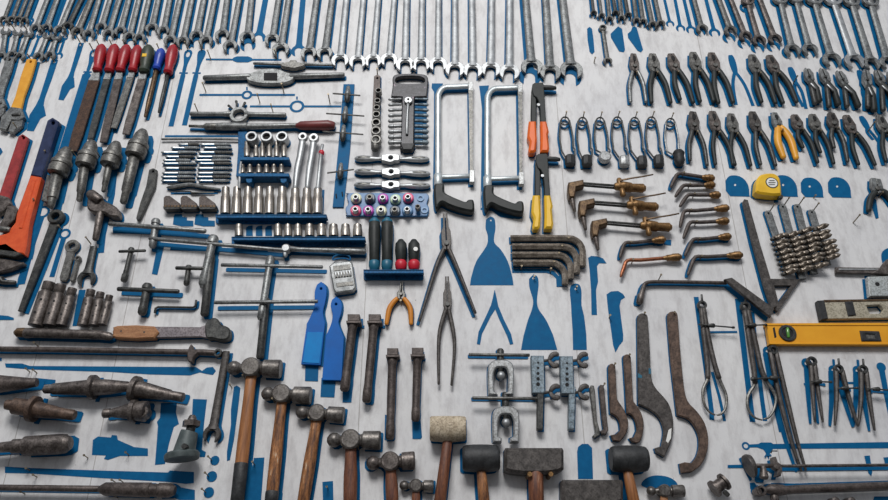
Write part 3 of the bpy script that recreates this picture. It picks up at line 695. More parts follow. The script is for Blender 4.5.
# ================================================================== HAMMERS
hammer('ball peen hammer with long handle and black sleeve, leftmost hammer', (234,368), (252,368), (281,369), 9.2, (237,503), 12.5, WOODO, 464, mt=HAM)
hammer('ball peen hammer with flaking orange handle and black end, second from left', (268,394), (282.5,394.5), (311,395.8), 8.8, (271,503), 12, WOODW, 492, mt=HAM)
hammer('ball peen hammer with split wooden handle, third from left', (302,412.5), (317.5,414), (344,415.5), 8.2, (303,503), 12, WOODW, mt=HAM)
hammer('ball peen hammer with worn reddish handle, fourth from left', (334,440), (351,441), (380.5,440.5), 9.4, (350,505), 13, WOODR, mt=HAM)
hammer('brownish ball peen hammer left of the smallest one', (373,463), (390.5,462.5), (415,460.5), 9, (392.5,505), 12, WOODR, mt=OILY, paint=(-6, 0))
hammer('small ball peen hammer, lowest left of the rawhide mallet', (404,485.5), (416,485), (433.5,486.5), 6.2, (416,505), 8, WOODR, mt=HAM)
hammer('tiny ball peen hammer in the bottom edge under a blue oval', (651,491), (664,492), (684,491), 6, (664,508), 8, WOODB, mt=HAM, paint=None)
gpoly(sm([(642,486),(645,479),(655,475.5),(668,477),(676,482),(676,487),(660,490)], 4, True), 'blue painted oval outline above the tiny hammer')
def mallet(name, label, head, hmt, hA, hB, hw, wood, H=.032, facets=None, paint=(-4, 0), cat='mallet'):
    H = (head[3]-head[1])/2*U(head[3])+.002
    t = T(name, label, cat, head[0], head[1]); x0, y0, x1, y1 = head
    m = M(); cy = (y0+y1)/2; r = (y1-y0)/2; w = x1-x0
    if hmt is HIDE: m.tube([(x0, cy), (x0+1.5, cy), (x0+w*.2, cy), (x0+w*.5, cy+.5), (x1-w*.2, cy), (x1-1.5, cy), (x1, cy)], [r*.86, r*.94, r*.96, r, r*.96, r*.93, r*.84], H, n=28, cap=False)
    else: m.tube([(x0, cy), (x0+1.2, cy), (x0+3, cy), (x0+w*.3, cy), (x0+w*.5, cy), (x0+w*.7, cy), (x1-3, cy), (x1-1.2, cy), (x1, cy)], [r*.78, r*.88, r*.94, r*.99, r, r*.99, r*.92, r*.86, r*.74], H, n=28, cap=False)
    t.add('head', m, hmt)
    m = M(); m.tube([hA, ((hA[0]+hB[0])/2, (hA[1]+hB[1])/2), hB], [hw*.42, hw*.5, hw*.54], H, n=14, flat=.85); t.add('handle', m, wood)
    return t.done(paint)
mallet('rawhide_mallet', 'pale battered rawhide mallet with reddish wooden handle', (430,416,466,441.5), HIDE, (448,438), (439.5,505), 11, WOODR, paint=(2, -1))
mallet('rubber_mallet', 'black rubber mallet with yellow wooden handle, left of the sledge hammer', (462.5,445,499.5,471.5), BLACK, (481,468), (484.5,505), 10.5, WOODW, paint=(-5, 0))
mallet('rubber_mallet', 'black rubber mallet with brown handle, near the rusty hook spanner', (610.5,446,647.5,472), BLACK, (627,468), (634.5,505), 11, WOODO, paint=(-4, 1))
def sledge(label, x0, y0, x1, y1, hA, hB, hw):
    t = T('sledge_hammer', label, 'hammer', x0, y0); m = M()
    w = x1-x0; h = y1-y0; xm = (x0+x1)/2
    m.prism([(x0+1, y0), (x1-1.5, y0), (x1, y0+2.5), (x1, y1-h*.18), (x1-w*.10, y1-1.5), (xm+w*.18, y1), (xm-w*.18, y1), (x0+w*.1, y1-1.5), (x0, y1-h*.14), (x0, y0+2)], .004, .045, .006)
    t.add('head', m, HOOKD)
    m = M(); m.tube([hA, hB], [hw*.5, hw*.5], .030, n=14, flat=.9); t.add('handle', m, WOODR); return t.done((0, -2))
sledge('rusty sledge hammer head resting on two brass pins, fully in view', 504.5, 447.5, 564, 473.5, (535.5,471), (536.5,505), 15)
sledge('rusty sledge hammer cut by the bottom edge, right of the other one', 562, 479.5, 623.5, 505, (592,500), (592,512), 15)
t = None
for x, y in ((527.5,477.5),(548,477.5)):
    m = M(); m.peg(x, y, 2.3, 0, .05, n=12); o = bpy.data.objects.new('support_pin', m.mesh('support_pin', BRASS, W(x, y, 0))); C.objects.link(o); o.location = W(x, y, 0)
    setp(o, 'short brass pin under the sledge hammer head, %s of its handle' % ('left' if x < 535 else 'right'), 'pin')
gpoly([(578,479),(577,452),(578,447),(582,444),(588,444),(592,448),(593,479)], 'tall rounded blue painted outline above the lower sledge hammer')
for x, y in ((485,461),): pass
for (x, y) in ((246,380),(258.5,376),(275,403),(290,403.5),(311,422),(324,422),(344,449),(359,450)): nail(x, y, .03)

# ================================================================== TAP WRENCHES, DIE STOCKS, TAPS
def tapw(label, x0, x1, y0, y1, b0, b1, bh, rr, mt, bodmt, paint=(0, 3), window=True, H=.012):
    t = T('tap_wrench', label, 'tap wrench', x0, y0)
    yb = y0+(y1-y0)*((b0+b1)/2-x0)/(x1-x0)
    m = M(); m.prism(sm([(b0-2, yb-bh*.15), (b0+6, yb-bh*.34), (b0+(b1-b0)*.36, yb-bh*.5), (b0+(b1-b0)*.64, yb-bh*.5), (b1-6, yb-bh*.3), (b1+1, yb-bh*.12), (b1+1, yb+bh*.15), (b1-6, yb+bh*.36), (b0+(b1-b0)*.62, yb+bh*.42), (b0+(b1-b0)*.36, yb+bh*.42), (b0+6, yb+bh*.36), (b0-2, yb+bh*.18)], 3, True), H-.008, H+.006, .002); t.add('body', m, bodmt)
    if window:
        c = (b0+b1)/2; m = M(); m.box(c-bh*.42, yb-bh*.24, c+bh*.42, yb+bh*.24, H+.005, H+.0068); t.add('square_opening', m, HOLE, 0)
    m = M(); m.tube([(x0, y0), (b0+1, y0+(yb-y0)*.95)], [rr*.85, rr], H, n=12); t.add('handle', m, mt)
    m = M(); m.tube([(b1-1, yb), (x1, y1)], [rr, rr*.8], H, n=12); t.add('handle', m, mt)
    return t.done(paint)
tapw('small straight tap wrench above the big one', 254, 332, 63.5, 65, 283, 303, 9, 1.7, STEEL, DULL, (0, 2.5), False)
tapw('big cast tap wrench with square window below the chrome jaws', 204.5, 343.5, 78, 75, 249, 292, 16, 3.2, STEEL, STEEL, (4, 4))
ghost(lambda m: (m.tube([(206,59.5),(281.5,60)], 1.1, .0001, cap=False), m.prism([(233,58),(237,56.5),(248,56.5),(252,58),(252,61),(248,62.5),(237,62.5),(233,61)], 0, .0001)), 'blue painted outline of a small tap wrench')
def dieghost(x0, x1, y, cx, R, hole, label):
    ghost(lambda m: (m.tube([(x0, y), (cx-R*.7, y)], 1.2, .0001, cap=False), m.tube([(cx+R*.7, y), (x1, y)], 1.2, .0001, cap=False), m.disc(cx, y, R, 0, .0001, hole=hole), m.box(cx-.8, y-R-2.5, cx+.8, y-R+.5, 0, .0001)), label)
dieghost(199.5, 295, 95, 247, 5.4, 3, 'blue painted outline of a small die stock')
dieghost(250, 341.5, 106.5, 297, 7.4, 4.8, 'larger blue painted outline of a die stock left of the blue strip')
for x, y in ((206,92),(284,93),(260,103),(330,103.5),(211,60),(277,59)): nail(x, y, .035, False)
t = T('die_stock', 'grey die stock with open ring and screws above the burgundy handle', 'die stock', 190, 114)
m = M(); m.disc(238.5, 114, 9.2, .004, .018, n=26, hole=5.6, bev=.0015); t.add('die_ring', m, STEEL)
for a in (60, 100, 140):
    m = M(); r = math.radians(a); m.tube([(238.5+8*math.cos(r), 114-8*math.sin(r)), (238.5+13*math.cos(r), 114-13*math.sin(r))], [.8, 1.4], .012, n=8); t.add('set_screw', m, DARK)
m = M(); m.tube([(190.5,114),(191,114),(222,114),(231,114)], [1.8,2.4,2.2,3], .012, n=12); t.add('handle', m, STEEL)
m = M(); m.tube([(246,114.2),(255,114.5),(285,115)], [3,2.2,2.4], .012, n=12); t.add('handle', m, STEEL)
t.done((0, 2)); nail(198,112,.03); nail(273,112,.03)
t = T('impact_driver', 'long steel shaft with knurled collar and smooth burgundy handle', 'screwdriver', 189, 126)
m = M(); m.tube([(189.5,126),(205,126.5)], [1.4,1.6], .014, n=8); m.tube([(205,126.5),(206,126.5),(217,126.5)], [2.6,3.4,3.4], .014, n=12); t.add('chuck', m, DULL)
m = M(); m.tube([(217,126.5),(222,126.5),(247,126.5),(248,126.5),(268,126.3),(297,125.5)], [3.6,4,4,3,2.8,2.6], .014, n=14); t.add('shaft', m, STEEL)
m = M(); m.tube([(297,125.8),(301,125.6),(312,125.4),(328,125.2),(333,125.6)], [2.6,4.4,4.6,5.2,4.2], .016, n=16); t.add('handle', m, BURG)
t.done((0, 3))
gline([(165,136.3),(238,136.3)], 1.1, 'thin blue painted line above the rows of taps')
t = T('steel_rod', 'thin bright steel rod above the rows of taps', 'rod', 162, 139)
m = M(); m.tube([(162,139.3),(200,139),(238,139.5)], 1.2, .008, n=8); t.one(m, STEEL); t.done(None)
TR = [(144.4,[(178,199),(200,230)]),(147.8,[(171,199),(203,231)]),(152.3,[(161,196),(198,232)]),(156.6,[(165,194),(196,230)]),(160.2,[(163,190),(194,230)]),(163.4,[(162,196),(198,231)]),(168.2,[(164,195),(197,231)]),(173,[(162,195),(197,230)]),(176.8,[(161,194),(196,230)]),(180.6,[(161,195),(198,229)])]
for i, (y, segs) in enumerate(TR):
    for j, (a, b) in enumerate(segs):
        t = T('thread_tap', '%s hand tap lying sideways, %s row from the top of the tap rack' % ('left' if j == 0 else 'right', ORD[i]), 'tap', a, y, 'hand taps in rows')
        L = b-a; m = M(); k = 16
        pts = [(a+L*.02, y), (a+L*.12, y)]; rs = [1.0, 1.0]
        pts += [(a+L*.13, y), (a+L*.5, y)]; rs += [.8, .8]
        m.tube(pts, rs, .008, n=6); t.add('shank', m, TAPM)
        m = M(); pts = []; rs = []
        for q in range(k+1): pts.append((a+L*(.5+.5*q/k), y)); rs.append((1.65 if q % 2 else 1.25)*(1 if q < k-2 else .75))
        m.tube(pts, rs, .008, n=8, twist=0); t.add('thread', m, TAPM if (i+j) % 3 else DULL)
        t.done((1.0, 1.2), .0004)
t = T('curved_file', 'slim curved riffler lying under the rows of taps', 'file', 167, 187)
m = M(); m.tube(sm([(167,187.5),(175,187),(190,184.8),(205,187.5),(220,189)], 4), [.9,1.2,1.8,2.2,2.4,2.4,2.3,2.2,2.2,2.2,2.1,2,1.8,1.6,1.4,1.2,.9], .009, n=8); t.one(m, STEEL); t.done((0, 1))
t = T('riffler', 'thin dark riffler just above the curved one', 'file', 168, 185)
m = M(); m.tube([(168,184.6),(192,184),(215,184.8)], [.6,.9,.6], .007, n=6); t.one(m, DARK); t.done(None)
gline([(171,193.5),(218,193.2)], 1.1, 'thin blue painted line above the three wedges')
t = T('short_rod', 'short dark rod lying above the three wedges', 'rod', 174, 192)
m = M(); m.tube([(174,191.5),(190,191.5),(192,193),(214,192.5)], [.6,.8,1.4,.7], .007, n=6); t.one(m, DARK); t.done(None)
for i, x in enumerate((163.5, 180.5, 199)):
    t = T('die_wedge', 'dark bronze wedge block with ribbed base, %s of three' % ('left', 'middle', 'right')[i], 'die', x, 196, 'three wedge blocks')
    m = M(); m.prism([(x, 197.5), (x+2, 195.5), (x+6, 195.5), (x+16, 203), (x+17, 206), (x, 206)], .004, .020, .0015); k = t.add('block', m, RUST)
    m = M(); m.prism([(x-.4, 206), (x+17.4, 206), (x+16, 209), (x+1.5, 209.4), (x-.4, 208)], .004, .022, .0012); t.add('base', m, DARK)
    for q in range(5):
        m = M(); m.nofoot = True; m.box(x+1+q*3.2, 205.3, x+3+q*3.2, 206.8, .006, .0235); t.add('rib', m, BRASSD, k)
    t.done((1, 1))
for x, nm in ((174,'left'),(195.5,'right')):
    gpoly([(x,216),(x+1,214.3),(x+8,214.3),(x+8.5,217),(x+13,217.5),(x+13,220.5),(x+19.5,221),(x+19.5,226.5),(x+8,226.5),(x-1,224.5)], 'stepped blue painted outline below the wedges, %s one' % nm)

# ================================================================== BLUE SOCKET RACKS
def shelf(label, x0, y0, x1, y1, dep=.034, name='socket_rail', r=1.5, cat='rail'):
    t = T(name, label, cat, x0, y0)
    m = M(); m.prism([(x0, y0+1), (x0+1.5, y0), (x1-1.5, y0), (x1, y0+1), (x1, y1-r), (x1-r, y1), (x0+r, y1), (x0, y1-r)], .001, .006, .001); t.add('back_plate', m, SHELF)
    m = M(); m.box(x0, y0, x1, y0+1.2, .005, dep); t.add('ledge', m, SHELF)
    m = M(); m.box(x0, y0+.4, x1, y0+ (y1-y0)*.35, dep-.002, dep); t.add('lip', m, SHELF, 1)
    return t.done(None)
# holder with three big sockets
t = T('socket_holder', 'small blue two-tier socket holder with two feet above the long rail', 'rack', 238, 130)
m = M(); m.prism([(238,131),(247,129.5),(247,150),(244,158),(240,176),(236,176),(238,150)], .001, .010, .001); t.add('side_post', m, SHELF)
m = M(); m.box(240, 157, 289, 160, .001, .034, .0006); t.add('upper_shelf', m, SHELF)
m = M(); m.box(237, 173.2, 289, 176.4, .001, .034, .0006); t.add('lower_shelf', m, SHELF)
for x in (249, 283.5):
    m = M(); m.prism([(x-4, 176), (x+4, 176), (x+2.6, 182), (x, 183), (x-2.6, 182)], .001, .028, .001); t.add('foot', m, SHELF)
t.done(None)
for i, x in enumerate((251.2, 266.2, 281.6)):
    t = T('socket', 'short wide socket showing its opening above the blue holder, %s of three' % ('left', 'middle', 'right')[i], 'socket', x, 136, 'three wide sockets over the blue holder')
    m = M(); m.disc(x, 136, 6, .004, .034, n=26, hole=3.4, bev=.0015); t.add('body', m, CHROME)
    m = M(); m.nofoot = True; m.disc(x, 136, 3.5, .004, .026, n=12); t.add('bore', m, HOLE); t.done((2, 3))
for i, x in enumerate((247, 256, 262.5, 269.2, 276.6, 284)):
    h0 = 142 + (4 if i == 1 else 0)
    socket('slim socket standing on the upper blue shelf, %s from left' % ORD[i], (x, h0), (x, 157), 2.6 if i else 3, SOCK, 'sockets on the upper blue shelf', .018)
for i, x in enumerate((242.5, 250, 259, 266.5, 274, 281.5)):
    socket('stubby socket standing on the lower blue shelf, %s from left' % ORD[i], (x, 165), (x, 173.4), 2.9, SOCK, 'sockets on the lower blue shelf', .018)
# row of deep sockets
xs = (225.5, 236.8, 247.8, 258.8, 269.6, 282, 295, 306.6, 317.5)
for i, x in enumerate(xs):
    hh = (188 if i < 6 else 189)
    socket('tall deep socket in the long row on the blue rail, %s from left' % ORD[i], (x+.4, hh), (x-.3, 214.4), 4.7 if i < 5 else 5.0, SOCK, 'tall sockets on the long blue rail', .020, step=.84)
shelf('long blue rail under the row of nine tall sockets', 215.6, 214.3, 326.5, 223.6)
gline([(323,190),(322,214)], 1.6, 'blue painted edge right of the last tall socket')
xs = (239, 278, 288, 298, 309.6, 321.5, 333.5, 345.5, 357.6)
for i, x in enumerate(xs):
    socket('short socket in the lower row on the second blue rail, %s from left' % ORD[i], (x, 225.2), (x, 236.8), 4.2 if i < 4 else 4.8, SOCK, 'short sockets on the second blue rail', .020, step=.9)
shelf('second blue rail, under the row of short sockets', 231.5, 236.6, 365, 246.4)
for i, x in enumerate((249.5, 259.3, 268.8)):
    gpoly([(x-3.4,236),(x-3.4,228),(x-1,226),(x+3,225.6),(x+3.4,236)], 'blue painted outline of a missing socket, %s of three' % ORD[i])
# ratchets over the row
def ratchet(label, hd, pts, R, name='ratchet_wrench', mt=CHROME):
    t = T(name, label, 'ratchet', hd[0], hd[1])
    m = M(); m.disc(hd[0], hd[1], R, .022, .034, n=24, bev=.002); m.nofoot = False; t.add('ratchet_head', m, mt)
    m = M(); m.nofoot = True; m.disc(hd[0], hd[1], R*.45, .034, .0352, n=12); t.add('direction_dial', m, HOLE, 0)
    m = M(); n = len(pts); m.tube(sm(pts, 4), [2.0+1.2*abs(math.sin(2.6*i/(4*(n-1))+.4)) if i > 3 else 3.4 for i in range(4*(n-1)+1)], .026, n=12, flat=.8); t.add('handle', m, mt)
    return t.done(None)
ratchet('left chrome ratchet standing in a tall socket', (302.5,136), [(302.5,141),(300,156),(297,170),(295,189)], 4.8)
ratchet('right chrome ratchet standing in a tall socket', (313.5,137), [(313.5,142),(311.5,156),(309,170),(307,189)], 5)
t = T('extension_bar', 'chrome socket extension standing right of the two ratchets', 'extension bar', 321, 146)
m = M(); m.tube([(322.5,145),(321.5,150),(321.2,154),(321,155),(318,186),(317.5,189)], [1.6,1.6,2.8,2.2,2.0,3], .024, n=12); t.add('bar', m, CHROME)
m = M(); m.tube([(321.6,152),(321.3,154)], [2.9,2.9], .024, n=12); t.add('red_collar', m, REDC, 0, 'red collar'); t.done(None)
t = T('tommy_bar', 'thin steel pin standing left of the row of tall sockets', 'bar', 241, 160)
m = M(); m.tube([(241,162),(239.5,174),(239,188)], [1,1.4,1.6], .03, n=8); t.one(m, CHROME); t.done(None)

# ================================================================== BLUE STRIP WITH T TAP WRENCHES
t = T('mounting_strip', 'slanting bright blue strip holding four small T tap wrenches', 'strip', 348, 84)
m = M(); m.prism([(343.5,84),(354.5,84),(350,150),(343.5,207),(332.5,207),(338,150)], .001, .005, .0006); k = t.add('plate', m, PAINT)
for x, y in ((336,196),(342,194)):
    m = M(); m.nofoot = True; m.line((x, y-2), (x+.6, y+2), .6, .006, n=6); t.add('slot', m, HOLE, k)
t.done(None)
for i, (c, a, b, sl) in enumerate((((347.5,94),(333,93.5),(360,95.5),1),((345,114.5),(326.5,113.5),(364,116),1),((343,133),(323,131.5),(363,134.5),1),((340.3,171),(327.5,173),(353.5,169.5),1))):
    t = T('t_tap_wrench', 'small T-shaped tap wrench on the slanting blue strip, %s from top' % ORD[i], 'tap wrench', c[0], c[1], 'T tap wrenches on the blue strip')
    m = M(); m.tube([(c[0]+.8, c[1]-7), (c[0]+.2, c[1]-1), (c[0], c[1]+1)], [1.8, 2.8, 3], .020, n=12); t.add('body', m, STEEL)
    m = M(); m.tube([(c[0], c[1]+1), (c[0]-.4, c[1]+6), (c[0]-.6, c[1]+8)], [3.2, 2.6, 1.6], .020, n=12); t.add('jaw_sleeve', m, DARK)
    m = M(); m.nofoot = True; m.tube([a, b], .8, .0245, n=8); t.add('cross_pin', m, DULL)
    t.done(None)
# socket stick
t = T('socket_stick', 'narrow dark rail carrying a column of seven sockets', 'rail', 377, 78)
m = M(); m.prism([(374,76),(377,74.5),(380.5,76),(380,110),(379,147),(372,147),(372.5,110)], .002, .010, .001, holes=[circ(377.3,78,1,8)]); t.one(m, RUST); t.done((2, 0))
for i, (x, y, r) in enumerate(((377.3,88.5,3.2),(376.4,98.8,3.2),(375.6,105.5,3.3),(375.2,112.3,4),(375,120.4,4.6),(374.8,128.6,4.9),(374.8,137.4,5.1))):
    t = T('socket', 'dark socket facing out of the narrow rail, %s from top' % ORD[i], 'socket', x, y, 'sockets on the narrow rail')
    m = M(); m.disc(x+1, y+1.5, r, .011, .030, n=22, hole=r*.62, bev=.001); t.add('body', m, DULL)
    m = M(); m.nofoot = True; m.disc(x+1, y+1.5, r*.64, .011, .022, n=14); t.add('bore', m, HOLE); t.done(None)
t = T('socket', 'long dark socket closing the bottom of the narrow rail', 'socket', 375, 143)
m = M(); m.tube([(375.5,141),(375.3,149)], [4.6,4.2], .018, n=18); t.one(m, DULL); t.done(None)
nail(377.5, 74, .02)
# socket case
t = T('socket_set_case', 'black mottled socket case with loop handle hanging under chrome wrenches', 'case', 410, 74)
m = M(); m.prism(sm([(393,84),(392.5,78),(396,74),(409,73.2),(424,74),(428,78),(428,84)], 3)+[(427,96.5),(414.5,97),(414,140),(413.5,149),(400,149),(401,140),(402,97),(391,96.5)], .004, .018, .0025, holes=[sm([(395.5,80.5),(399,77),(410,76.2),(421,77),(424.5,80.5),(420,83),(400,83)], 3, True)]); t.add('frame', m, BLACKM)
m = M(); m.prism([(400,143),(415,143),(412,149.5),(403,149.5)], .006, .024, .002); t.add('foot', m, BLACK); t.done((1, 1))
for side in (0, 1):
    for i in range(9):
        y = 99+i*5.4; x0, x1 = ((389.5,401) if side == 0 else (415.5,427))
        t = T('socket', 'small socket clipped to the %s side of the black case, %s from top' % (('left', 'right')[side], ORD[i]), 'socket', x0, y, 'sockets on the black case')
        r = 1.5+.13*i
        m = M(); m.tube([(x0, y+.5), (x0+4, y+.3), (x0+4.5, y+.3), (x1, y)] if side == 0 else [(x1, y+.5), (x1-4, y+.3), (x1-4.5, y+.3), (x0, y)], [r, r, r*.8, r*.8], .014, n=12); t.add('body', m, CHROME if side == 0 else BLUEGREY)
        m = M(); m.nofoot = True; q = x0 if side == 0 else x1; m.tube([(q+(-.9 if side == 0 else .9), y+.5), (q+(.3 if side == 0 else -.3), y+.5)], [r*.5, r*.5], .014, n=8); t.add('opening', m, HOLE)
        t.done(None)
gpoly([(414,97),(427,97),(426.5,145),(414,145)], 'blue painted patch behind the right row of case sockets')
t = T('ratchet_wrench', 'small bright ratchet clipped down the middle of the black case', 'ratchet', 408, 99)
m = M(); m.disc(408.2, 99.8, 4, .019, .027, n=22, bev=.0015); t.add('ratchet_head', m, CHROME)
m = M(); m.disc(408.2, 99, 1.2, .027, .028, n=10); m.disc(408.2, 102, .8, .027, .028, n=10); t.add('dial', m, HOLE, 0)
m = M(); m.tube([(408.1,103),(407.5,112),(407,122),(406.8,134)], [1.6,1.1,1.5,1.3], .022, n=10); t.add('handle', m, CHROME); t.done(None)
# chrome adjustable tap wrenches
for i, (x0, y0, x1, y1) in enumerate(((355,158.6,429,159.2),(355,171.5,430,174),(354.5,185,430,186))):
    t = T('tap_wrench', 'bright chrome tap wrench with fat ends, %s of three stacked' % ('top', 'middle', 'bottom')[i], 'tap wrench', x0, y0, 'three chrome tap wrenches')
    fr = LF((x0, y0), (x1, y1), .012); L = fr.L
    m = M(); m.prism(sm([(-3, L*.36), (-4, L*.40), (-5.4, L*.46), (-5.2, L*.5), (-3.6, L*.54), (-3, L*.6), (3, L*.6), (4.4, L*.54), (4.8, L*.46), (3.6, L*.40), (3, L*.36)], 3, True), .004, .019, .002, fr, [circ(0, L*.485, 2.1, 14)]); t.add('body', m, CHROME)
    for a, b in ((0, .38), (1, .58)):
        m = M(); k = [0, .06, .25, .6, .8, 1]; m.tube([(0, L*(a+(b-a)*q)) for q in k], [1.2, 2.6, 3.6, 3.0, 1.9, 2.4], .012, fr, 14, .8); t.add('handle', m, CHROME)
        m = M(); m.nofoot = True; m.tube([(.2, L*(a+(b-a)*q)) for q in (.12, .3, .55)], [.6, 1.4, .6], .0185, fr, 8, .5); t.add('grip_groove', m, DULL, 1 if a == 0 else 3)
    t.done((0, 1.5) if i != 1 else (-1, 4))
# tray with coloured bits
t = T('bit_tray', 'scalloped blue tray below the chrome tap wrenches', 'tray', 346, 193)
m = M(); m.prism(sm([(348,194),(352,192.8),(420,193.2),(427,193.6),(429,197),(427,203.5),(429,208),(427.5,214.5),(420,216),(352,215.6),(347,214),(345.5,208),(348.5,203.5),(347,198)], 3, True), .002, .009, .0015); t.add('plate', m, mat('tray_blue', (.02,.12,.30), (.035,.17,.38), 0, .4, 40))
for (x, y) in ((420.5,198),(424.5,210)):
    m = M(); m.nofoot = True; m.disc(x, y, 3.6, .009, .012, n=18, hole=2); t.add('empty_holder', m, DENIM, 0)
t.done(None)
cols = [('cream', CREAM, 355.5,196.5), ('slate grey', SLATE, 369.5,196.5), ('magenta', MAG, 382.5,196.8), ('pale green', LIME, 395,197.5), ('pink', PINK, 407.8,196.2),
        ('pink', PINK, 355.2,208.6), ('magenta', MAG, 367.8,208.8), ('cream', CREAM, 380.8,208.9), ('slate grey', SLATE, 394.5,208.9), ('denim blue', DENIM, 407,208.6), ('plain dark', BLACK, 417.6,206)]
for i, (cn, cm, x, y) in enumerate(cols):
    t = T('bit_socket', 'bit with %s collar in the %s row of the scalloped tray' % (cn, 'upper' if i < 5 else 'lower'), 'bit', x, y, 'coloured bits in the blue tray')
    m = M(); r = 5.4 if cn != 'plain dark' else 2.6
    m.disc(x+.4, y+.8, r, .010, .020, n=24, bev=.003); t.add('collar', m, cm)
    m = M(); m.nofoot = True; m.disc(x, y+.2, min(2.9, r), .020, .034, n=16, hole=1.5, bev=.001); t.add('tip', m, CHROME if cm not in (SLATE, BLACK) else DULL)
    m = M(); m.nofoot = True; m.disc(x, y+.2, 1.6, .020, .030, n=12); t.add('bore', m, HOLE); t.done(None)

# ================================================================== NUT DRIVERS, STUBBY DRIVERS
for i, x in enumerate((374.3, 387)):
    t = T('screwdriver', 'long charcoal screwdriver handle with teal ends, %s of two' % ('left', 'right')[i], 'screwdriver', x, 220, 'screwdrivers on the short blue rail')
    m = M(); m.tube([(x+.2,223),(x+.2,232),(x+.2,246),(x,262)], [5.6,6,5.2,5], .022, n=18); k = t.add('handle', m, GRIP)
    m = M(); m.nofoot = True; m.tube([(x+.2,219.6),(x+.2,220.8),(x+.2,223)], [3.6,5.2,5.7], .022, n=18); t.add('end_cap', m, TEAL, None, 'teal end cap')
    m = M(); m.nofoot = True; m.tube([(x,262),(x,266),(x,269)], [5.4,5.6,4.8], .022, n=18); t.add('collar', m, TEAL, None, 'teal collar'); t.done((0, -2))
for i, x in enumerate((401, 414)):
    t = T('stubby_screwdriver', 'stubby black screwdriver with red collar, %s' % ('left one' if i == 0 else 'right one with a hole in its handle'), 'screwdriver', x, 242, 'stubby screwdrivers on the short blue rail')
    m = M(); m.tube([(x,241.5),(x,244),(x,250),(x,260)], [3.6,5.6,6,5], .022, n=18); k = t.add('handle', m, GRIP)
    m = M(); m.nofoot = True; m.tube([(x,262.6),(x,264),(x,267.8)], [5.6,6,5.6], .022, n=18); t.add('collar', m, REDC, None, 'red collar')
    if i:
        m = M(); m.nofoot = True; m.disc(x+1.6, 248.8, 2.2, .034, .0385, n=14); t.add('hanging_hole', m, WHITE, k)
    t.done((0, 1))
shelf('short blue rail under two long and two stubby screwdrivers', 363.5, 269.4, 423.5, 279.8)
# clear case
t = T('clear_case', 'small clear plastic case of steel bits hanging from blue loop', 'case', 341, 258)
P4 = [(329,266),(333,262.5),(350,260.5),(352.5,263),(356,287),(353,290.5),(336,293),(333.5,290)]
m = M(); m.prism(P4, .004, .022, .003); k = t.add('case', m, GLASS)
for (a, b, c, d) in ((333,266,350,271),(334,273,351,278),(336,283,353,287)):
    m = M(); m.nofoot = True; m.prism([(a, b), (c, b-2), (c+.8, d-2), (a+.8, d)], .021, .0235, .0006); t.add('compartment', m, DULL, k)
for q in range(6):
    m = M(); m.nofoot = True; m.line((335.5+q*2.8, 272-q*.3), (336.3+q*2.8, 277-q*.3), .8, .0242, n=6); t.add('bit', m, CHROME, k)
m = M(); m.nofoot = True; m.tube(sm([(333,260),(334,256.5),(341,254.5),(349,256),(350,260),(345,258.5),(338,258.8)], 3, True), .9, .014, closed=True, n=8); t.add('loop', m, SHELF, None, 'blue hanging loop')
t.done((1, 4))
nail(341, 253, .02)

# ================================================================== T BARS
t = T('ratchet_bar', 'long chrome breaker bar lying under the second blue rail', 'bar', 284, 250)
m = M(); m.disc(285.5, 247.5, 4.6, .012, .028, n=20, bev=.003); m.tube([(285,250),(285.5,256)], 2.2, .02, n=6); t.add('head', m, CHROME)
m = M(); m.tube([(288,248.5),(300,249.5),(333,250.5),(345,251),(364.5,251.5)], [3,2.4,2.4,3.2,3], .018, n=14); t.add('bar', m, STEEL); t.done((0, 3))
tbar('T-handle with thick knuckle, topmost left of the blue rails', (110,223.7), (205,231), (156,221), (152.5,246), 2.3, 3.8, STEEL, paint=(3, 6))
tbar('long sliding T-bar with dark extension down to the belt spanner', (150,238.5), (282,250), (213.5,238), (203,284), 2.0, 4.6, STEEL, tip=2.6, ext=((211,256),(204.5,314),4.2), paint=(6, 5))
tbar('T-bar crossing two rods, right of the long one', (222,265), (322,267), (270.5,258.5), (261,318), 1.9, 4.0, STEEL, ext=((266,300),(260,357),4), paint=(7, 3))
t = T('cross_rod', 'long horizontal steel rod crossing the right T-bar stem', 'rod', 215, 302)
m = M(); m.tube([(215,302.5),(317,301.5)], 1.9, .030, n=10); t.one(m, STEEL); t.done((2, 5))
tbar('small dark T-key above the bent hex key', (119.5,251.5), (145,250.6), (131.5,249), (125,276), 1.5, 2.6, DARK, tip=3.6, paint=None)
tbar('small plain T-key between bent key and long T-bar', (176.5,268), (204,268.5), (188.8,267), (186.3,284), 1.9, 2.9, DARK, paint=None)
tbar('fat dark T-key with wide cross rod', (118.5,289), (178,291.5), (147.5,286), (142,313), 2.3, 4.4, DARK, paint=(2, 1))
t = T('hex_key', 'thin crank-shaped dark key below the fat T-key', 'key', 155, 312)
m = M(); m.tube([(154.8,312.5),(155.5,308.5),(158,307),(175,307.2),(193,307.6),(195.3,306),(196.2,300.5)], 1.2, .010, n=8); t.one(m, DARK); t.done((3, 1))
gpoly([(113,230),(152,231),(152,234.5),(113,233.5)], 'blue painted strip under the topmost T-bar')
gpoly([(158,243),(165,243),(157.5,275),(152,274)], 'short blue painted strip below the topmost T-bar')
gline([(113,228),(205,232)], 1.6, 'thin blue painted line along the topmost T-bar')
gline([(170.5,248.5),(268,251)], 2.2, 'blue painted line left of the chrome breaker bar')
for x, y in ((174,248),): pass

